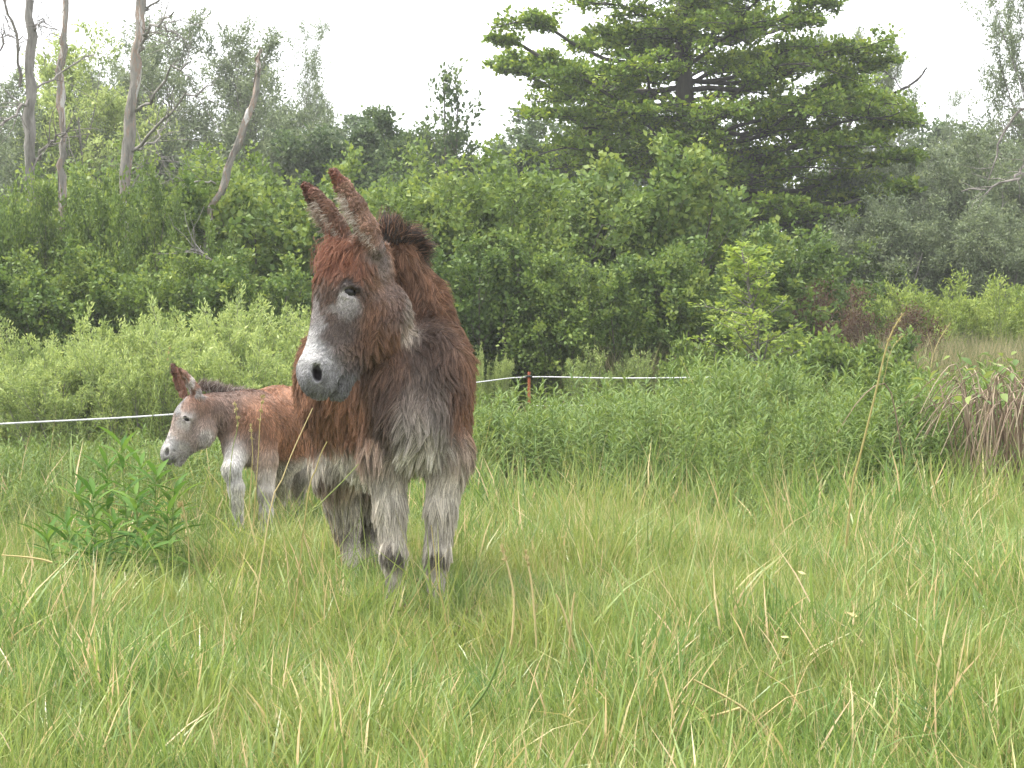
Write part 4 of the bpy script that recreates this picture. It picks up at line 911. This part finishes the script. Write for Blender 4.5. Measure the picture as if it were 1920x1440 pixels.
if ONLY in (None, 'meadow'):
    rng = np.random.default_rng(77)
    short = [tuft(200 + i, 54, .05, .165, .085, .0032, .0062, .05, 'grass', .65) for i in range(6)]
    tall = [tuft(220 + i, 20, .12, .27, .06, .0035, .0075, .03, 'grass', .42) for i in range(4)]
    thin = [tuft(230 + i, 10, .15, .36, .06, .0014, .0024, .42, 'grass', .3) for i in range(3)]
    long_ = [tuft(250 + i, 9, .17, .33, .05, .004, .0072, .06, 'grass', .8) for i in range(4)]
    thatch = [tuft(240 + i, 34, .05, .14, .10, .003, .006, .45, 'grass', 1.6) for i in range(3)]
    allm = short + tall + thin + thatch + long_
    X, Y = wedge(rng, 3.0, 9.4, 300)
    n = len(X)
    patch = vnoise(np.stack([X, Y, 0 * X], -1), 1.1, 5); pt2 = vnoise(np.stack([X, Y, 0 * X], -1), 2.6, 9)
    u = rng.uniform(0, 1, n)
    vid = np.where(u < .60, rng.integers(0, 6, n), np.where(u < .60 + .16 * (patch > .45), rng.integers(6, 10, n), rng.integers(0, 6, n)))
    vid = np.where((u >= .81) & (u < .90), rng.integers(10, 13, n), np.where(u >= .90, rng.integers(13, 16, n), np.where((u >= .76) & (u < .81), rng.integers(0, 6, n), vid)))
    vid = np.where(rng.uniform(0, 1, n) < .09 * (.4 + 1.2 * (patch > .5)), rng.integers(16, 20, n), vid)
    sc_ = rng.uniform(.7, 1.2, n) * (.72 + .5 * pt2) * np.interp(Y, [3, 4.6, 5.6, 8], [.85, .95, 1.15, 1.2]) * (1 + .10 * np.exp(-((X + .42) / .55) ** 2 - ((Y - 5.75) / .5) ** 2))
    rz, ti = rnd(rng, n, .22)
    scatter('meadow_grass', 'short green meadow grass with dry blades covering the foreground', 'grass', allm, np.stack([X, Y, g_height(X, Y)], -1), rz, sc_, vid, ti)
    # farther meadow, longer and coarser
    X, Y = wedge(rng, 8.8, 30, 26, 2.0); n = len(X)
    rz, ti = rnd(rng, n)
    vid = rng.choice(len(allm), n, p=np.array([.03] * 6 + [.13] * 4 + [.06] * 3 + [.02] * 3 + [.03] * 4) / np.sum([.03] * 6 + [.13] * 4 + [.06] * 3 + [.02] * 3 + [.03] * 4))
    scatter('far_meadow_grass', 'long green grass of the meadow running back to the bushes', 'grass', allm, np.stack([X, Y, g_height(X, Y)], -1), rz, rng.uniform(1.3, 2.1, n), vid, ti)
    # tall herbs before the rope, centre and right
    herbs = [herb(260 + i, .62 + .05 * i, 42, .14, .15, 'herb', .5, .6) for i in range(5)] + [tuft(270 + i, 26, .35, .75, .09, .006, .010, .03, 'grass', .5) for i in range(2)]
    def px_area(n, fn):
        px = rng.uniform(-200, 2120, n); Y = np.sqrt(rng.uniform(7.6 ** 2, 16.5 ** 2, n)); X = (px - 960) / FPX * Y
        k = rng.uniform(0, 1, n) < fn(px, Y); return X[k], Y[k], px[k]
    def herb_density(px, Y):
        edge = 9.2 + .8 * np.sin(px / 130.) + .4 * np.sin(px / 47.) + np.clip((px - 1400) / 500, 0, 1) * 1.0
        a = ((px > 840) & (px < 1760) & (Y < 15.0)) * np.clip((Y - edge) / 1.5, 0, 1) ** 1.3
        b = (px < 420) & (Y > 8.3) & (Y < 11.8)
        c = (px >= 1700) & (Y > 10.0) & (Y < 16) & ~((px > 1740) & (Y < 11.5) & (Y > 8.0))
        return a * 1.0 + b * .95 + c * .5
    X, Y, px = px_area(11000, herb_density); n = len(X); rz, ti = rnd(rng, n)
    ytop = np.interp(px, [-200, 0, 250, 420, 840, 1000, 1245, 1290, 1330, 1420, 1700, 2120], [815, 810, 800, 800, 735, 735, 728, 705, 682, 676, 672, 690]) + rng.normal(0, 9, n) + np.where(rng.uniform(0, 1, n) < .35, 30, 0)
    ztop = CAM_H - (ytop - HZ) / FPX * Y
    zmax = np.clip(ztop, .25, np.interp(Y, [8.6, 9.6, 11, 13], [.40, .55, .78, 1.0])) * rng.uniform(.82, 1.0, n)
    zmax = zmax * (.72 + .5 * vnoise(np.stack([X, Y, 0 * X], -1), 1.5, 31))
    scatter('tall_herbs', 'dense bank of tall leafy green herbs along the fence', 'herbs', herbs, np.stack([X, Y, g_height(X, Y)], -1), rz, zmax / .80, rng.choice(7, n, p=[.17] * 5 + [.075] * 2), ti)
    # pale dry reeds behind
    reeds = [tuft(280 + i, 30, .7, 1.15, .16, .006, .012, .35, 'reed', .3) for i in range(4)]
    n = 2600; px = rng.uniform(1040, 2100, n); Y = rng.uniform(17.5, 23.5, n)
    k = ((px > 1600) & (Y > 18.5)) | ((px < 1420) & (Y < 19) & (rng.uniform(0, 1, n) < .8)); px, Y = px[k], Y[k]; X = (px - 960) / FPX * Y; n = len(X); rz, ti = rnd(rng, n, .06)
    scatter('dry_reeds', 'pale dry reeds and old grass before the dark bushes', 'reeds', reeds, np.stack([X, Y, g_height(X, Y)], -1), rz, rng.uniform(.8, 1.15, n), rng.integers(0, 4, n), ti)

# ------------------------------------------------------------------ fence, single plants, stalks
def tube_obj(name, pts, rads, mat, parent=None, sides=6, base=(0, 0, 0), tint=.5):
    V, Q = tubes(np.array(pts)[None], np.array(rads)[None], sides)
    return obj(name, mesh_np(name, V - np.asarray(base), Q, mat=M[mat], attrs={'tint': np.full(len(V), tint)}, smooth=True), parent)
if ONLY in (None, 'meadow', 'small'):
    rng = np.random.default_rng(91)
    YP = 15.8
    post_top = at(990, 700, YP)
    def fence_post(px, Y, top_z, label):
        b = atz(px, 0, Y); e = empty('fence_post', b); tag(e, label, 'post')
        tube_obj('stake', [(0, 0, -.2), (0, 0, top_z * .5), (0, 0, top_z)], [.015, .014, .013], 'post', e, 8)
        tube_obj('insulator', [(-.03, -.02, top_z - .045), (0, -.024, top_z - .04), (.03, -.02, top_z - .045)], [.008, .012, .008], 'black_plastic', e, 8)
        tube_obj('insulator', [(-.03, -.02, top_z - .30), (0, -.024, top_z - .295), (.03, -.02, top_z - .30)], [.008, .012, .008], 'black_plastic', e, 8)
    fence_post(992, YP, CAM_H - (697 - HZ) / FPX * YP, 'orange-brown fence post holding the white rope between the herbs')
    PR = at(1345, 707, 14.2); PL = at(-330, 812, 8.9)
    up = smooth_line([PL, at(0, 795, 9.5), at(310, 778, 10.3), at(600, 752, 11.8), at(885, 718, 14.6), at(990, 707, YP), at(1150, 709, 15.2), at(1290, 708, 14.6), PR], 90)
    o = tube_obj('fence_rope', up, [.0052] * 90, 'rope', None, 6); tag(o, 'white upper fence rope running behind both donkeys to the orange post', 'rope')
    d_ = np.array([0, 0, -.265])
    lo_ = smooth_line([at(985, 757, YP), at(1010, 761, 15.75), at(1150, 760, 15.2), PR + d_], 40)
    o = tube_obj('fence_rope', lo_, [.0055] * 40, 'rope', None, 6); tag(o, 'white lower fence rope glimpsed through the herbs right of the post', 'rope')

    # goldenrod clump in front of the foal
    lv, lq, lt = lance_leaf(ratio=.17, arch=.35)
    leafm = [mesh_np('leaf', lv, lq, lt, mat=M['goldenrod'], attrs={'tint': np.full(len(lv), v)}, smooth=True) for v in (.2, .4, .55, .8)]
    cb = atz(215, 0, 7.2)
    clump = empty('leafy_plant', cb); tag(clump, 'tall green clump of long-leaved stems right in front of the foal muzzle', 'plant')
    for (bx, Y, tx, ty) in [(238, 7.3, 226, 812), (275, 7.2, 292, 868), (190, 7.2, 172, 905), (150, 7.05, 122, 962), (250, 7.0, 252, 905), (300, 7.0, 312, 935), (205, 6.9, 214, 962), (112, 7.2, 86, 985), (268, 6.85, 272, 990), (318, 7.25, 326, 900), (165, 6.85, 165, 1010), (225, 7.4, 200, 850), (180, 7.4, 140, 900), (258, 7.5, 262, 850)]:
        p0 = atz(bx, 0, Y); p1 = at(tx, ty + 20, Y)
        ln = smooth_line([p0, (p0 * .5 + p1 * .5) + [rng.normal(0, .015), rng.normal(0, .015), 0], p1], 8)
        st = tube_obj('stem', ln, np.linspace(.0045, .002, 8), 'green_stem', clump, 5, base=cb)
        nl = 21
        for i in range(nl):
            t = .18 + .82 * (i + .5) / nl; x = t * 7; k = min(int(x), 6); p = ln[k] * (1 - x + k) + ln[k + 1] * (x - k)
            az = i * 2.39996 + rng.normal(0, .25); el = .15 + .75 * t + rng.normal(0, .12)
            lf = obj('leaf', leafm[rng.integers(0, 4)], st, Vector(p - cb))
            sz = .165 * (1.0 - .35 * abs(t - .6)) * rng.uniform(.75, 1.15)
            lf.rotation_euler = (rng.normal(0, .25), -el, az); lf.scale = (sz, sz, sz)
    # bramble heap at the right edge
    hb = atz(1900, 0, 10.6)
    heap = empty('bramble_heap', hb); heap.scale = (1.12, 1.12, 1.06); tag(heap, 'heap of brown dead canes under green leaves at the right edge', 'bramble')
    for i in range(110):
        a = rng.uniform(0, 2 * math.pi); r = rng.uniform(.25, .66); hh = rng.uniform(.55, .82)
        q0 = np.array([rng.normal(0, .16), rng.normal(0, .16), 0]); top = q0 + np.array([math.cos(a) * r * .35, math.sin(a) * r * .35, hh]); end = q0 + np.array([math.cos(a) * r, math.sin(a) * r, hh * rng.uniform(.35, .75)])
        mid2 = top * .5 + end * .5 + np.array([0, 0, .08])
        tube_obj('cane', smooth_line([q0, q0 * .5 + top * .5, top, mid2, end], 12), np.linspace(.0055, .002, 12), 'cane', heap, 5, tint=rng.uniform(0, 1))
    bm = [mesh_np('leaf', *(lambda v, q, t: (v, q, t))(*lance_leaf(ratio=.5, arch=.3)), mat=M['herb'], attrs={'tint': np.full(13, v)}, smooth=True) for v in (.35, .6, .9)]
    for i in range(120):
        a = rng.uniform(0, 2 * math.pi); r = .58 * math.sqrt(rng.uniform(0, 1))
        lf = obj('leaf', bm[rng.integers(0, 3)], heap, (math.cos(a) * r, math.sin(a) * r, .84 - .6 * r * r + rng.normal(0, .05)))
        lf.rotation_euler = (rng.normal(0, .4), rng.normal(-.1, .4), a + rng.normal(0, .5)); sz = rng.uniform(.05, .085); lf.scale = (sz,) * 3
    # single stalks and straws
    def stalk(label, pts, Y, r, mat, head=0.0, tint=.5, name='grass_stalk', to_ground=True, hw=.006):
        P = [at(x, y, Y + dy) for x, y, dy in [(q + (0,))[:3] for q in pts]]
        if to_ground:
            d = P[-1] - P[-2]; zz = P[-1][2]
            P.append(np.array([P[-1][0] + (d[0] / max(-d[2], .05)) * zz * .4, P[-1][1], 0]))
        P = smooth_line(P, 16); b = P[-1] if to_ground else P[len(P) // 2]
        e = empty(name, b); tag(e, label, 'grass')
        tube_obj('stem', P, np.linspace(r * .55, r, 16), mat, e, 5, base=b, tint=tint)
        if head > 0:
            ln = np.linalg.norm(np.diff(P, axis=0), axis=1).cumsum(); N = 34; parts = []
            t = rng.uniform(0, head, N); i = np.searchsorted(ln, t).clip(0, 14); p = P[i] + rng.normal(0, hw * .35, (N, 3))
            tg = norm(P[i] - P[i + 1]); dr = norm(tg + rng.normal(0, .35, (N, 3)))
            seg = np.stack([p, p + dr * .006, p + dr * .014], 1)
            V, Q = tubes(seg, np.tile(np.array([.0006, hw * .28, .0003]), (N, 1)), 4)
            obj('seed_head', mesh_np('seed_head', V - b, Q, mat=M['straw'], attrs={'tint': np.repeat(rng.uniform(.2, 1, N), 12)}), e)
        return e
    S = stalk
    S('tall leaning grass stalk with tan seed head, standing alone over the herbs on the right', [(1690, 592), (1665, 640), (1640, 745), (1612, 860), (1598, 920)], 7.2, .0058, 'straw', .17, .35)
    S('short curved tan stalk just right of the tall leaning stalk', [(1690, 632), (1672, 655), (1662, 690), (1650, 760)], 12.0, .003, 'straw', .1)
    S('forked reddish dry stalk between the tall stalk and the brambles', [(1780, 607), (1757, 645), (1745, 690), (1742, 760)], 13.5, .0045, 'straw', .18, .8)
    S('thin dry stalk beside the forked reddish stalk', [(1738, 625), (1748, 660), (1744, 700), (1744, 770)], 13.5, .003, 'straw', .0, .9)
    S('long upright green stem in the right half of the meadow', [(1632, 915), (1628, 1050), (1622, 1180), (1630, 1330)], 4.6, .0030, 'green_stem', 0, .8)
    S('pale straw with bright tip standing right of the big donkey forelegs', [(942, 1030), (955, 1075), (964, 1130), (958, 1220)], 5.2, .0044, 'straw', .06, .9)
    S('straw standing just right of the bright-tipped straw', [(986, 1040), (996, 1090), (1002, 1150), (1012, 1290)], 5.1, .0044, 'straw', .05, .9)
    S('leaning straw in the middle of the foreground', [(1043, 1115), (1058, 1150), (1072, 1200), (1100, 1300)], 4.9, .0044, 'straw', 0, .9)
    S('short straw leaning against the middle straw', [(1078, 1112), (1074, 1140), (1071, 1172), (1068, 1220)], 4.9, .0044, 'straw', 0, .7)
    S('long yellow-green stalk left of the meadow in front of the leafy plant', [(338, 950), (362, 1040), (390, 1150), (405, 1215), (420, 1340)], 4.8, .0044, 'green_stem', .05, .9)
    S('straw crossing in front of the big donkey belly', [(586, 765), (565, 810), (545, 855), (528, 900), (505, 960)], 5.5, .0024, 'straw', 0, .9)
    S('small stalk below the big donkey chin', [(613, 828), (602, 850), (592, 880), (575, 940)], 5.6, .0026, 'straw', 0, .5)
    S('slanting pale stalk across the big donkey hind leg', [(672, 870), (640, 905), (600, 945), (570, 985)], 5.6, .0026, 'green_stem', 0, 1.0)
    S('panicle grass in front of the foal shoulder', [(492, 745), (487, 790), (484, 850), (478, 930), (474, 990)], 7.6, .0028, 'straw', .14, .5, hw=.010)
    S('panicle grass in front of the foal neck', [(440, 760), (445, 800), (436, 840), (430, 900), (432, 960)], 7.7, .0025, 'green_stem', .12, .8, hw=.010)
    S('orange-tipped stalk at the foal foreleg', [(470, 800), (473, 850), (470, 900), (466, 960)], 7.7, .0028, 'straw', .12, .7)
    S('thin green stalk rising above the rope left of the foal', [(318, 655), (308, 700), (292, 760), (282, 800)], 9.3, .003, 'green_stem', .10, .8)
    S('yellow dry stem leaning under the big donkey forelegs', [(800, 1165), (815, 1220), (830, 1290), (842, 1340)], 4.9, .003, 'straw', 0, .5)
    S('upright straw with a pale tip in the right foreground', [(1418, 1150), (1430, 1210), (1448, 1290), (1465, 1390)], 4.4, .0026, 'green_stem', 0, 1.0)
    S('small pale seed stalk right of the foal leaf clump', [(340, 945), (345, 965), (350, 990), (352, 1020)], 6.4, .003, 'straw', .07, .6)
    S('broad dark green blade slanting through the bottom foreground', [(945, 1215), (915, 1290), (870, 1350), (800, 1440)], 4.2, .0055, 'green_stem', 0, 0.0)
    S('dry stem in front of the big donkey right foreleg', [(808, 985), (815, 1040), (820, 1090), (835, 1160)], 5.4, .0024, 'straw', 0, .5)
    S('bent dry straw lying over the grass in the right foreground', [(1302, 1277), (1345, 1300), (1395, 1330), (1428, 1362), (1440, 1385)], 4.35, .0045, 'straw', 0, .8, 'dry_straw', False)
    S('straight dry straw lying under the bent one in the right foreground', [(1250, 1368), (1300, 1355), (1350, 1343), (1396, 1329)], 4.42, .0045, 'straw', 0, .8, 'dry_straw', False)
    S('pale straw lying flat at the left picture edge', [(0, 1042), (40, 1045), (75, 1050), (95, 1056)], 5.6, .004, 'straw', 0, .6, 'dry_straw', False)
    dl = lance_leaf(ratio=.45, arch=-.25)
    for (x, y) in [(1650, 1135), (1655, 1168), (1580, 1152), (1612, 1158), (1512, 1078), (1480, 1198), (1175, 1228), (1240, 885), (1800, 1205), (935, 985)]:
        z = .15 + rng.uniform(-.02, .03); Y = (CAM_H - z) * FPX / (y - HZ)
        lf = obj('dead_leaf', mesh_np('dead_leaf', *dl, mat=M['straw'], attrs={'tint': np.full(13, rng.uniform(.3, .8))}), None, Vector(atz(x, z, Y)))
        lf.rotation_euler = (rng.normal(0, .5), rng.normal(0, .5), rng.uniform(0, 6)); lf.scale = (.035,) * 3
        tag(lf, 'curled pale dead leaf caught in the meadow grass', 'leaf', 'dead leaves in the grass')

# ------------------------------------------------------------------ thin summer haze
def build_haze():
    x0, x1, y0, y1, z0, z1 = -60, 60, -8, 62, -1.2, 14.5
    V = [(x, y, z) for x in (x0, x1) for y in (y0, y1) for z in (z0, z1)]
    Q = [(0, 1, 3, 2), (4, 6, 7, 5), (0, 4, 5, 1), (2, 3, 7, 6), (0, 2, 6, 4), (1, 5, 7, 3)]
    m, n, out = new_mat('haze')
    v = n.nodes.new('ShaderNodeVolumePrincipled'); v.inputs['Color'].default_value = (.93, .95, .97, 1); v.inputs['Density'].default_value = HAZE; v.inputs['Anisotropy'].default_value = .3
    n.links.new(v.outputs[0], out.inputs['Volume'])
    o = obj('haze', mesh_np('haze', V, Q, mat=m)); tag(o, 'thin pale haze hanging over meadow and wood', 'haze', kind='stuff')
HAZE = .0015
if HAZE and ONLY != 'animals': build_haze()
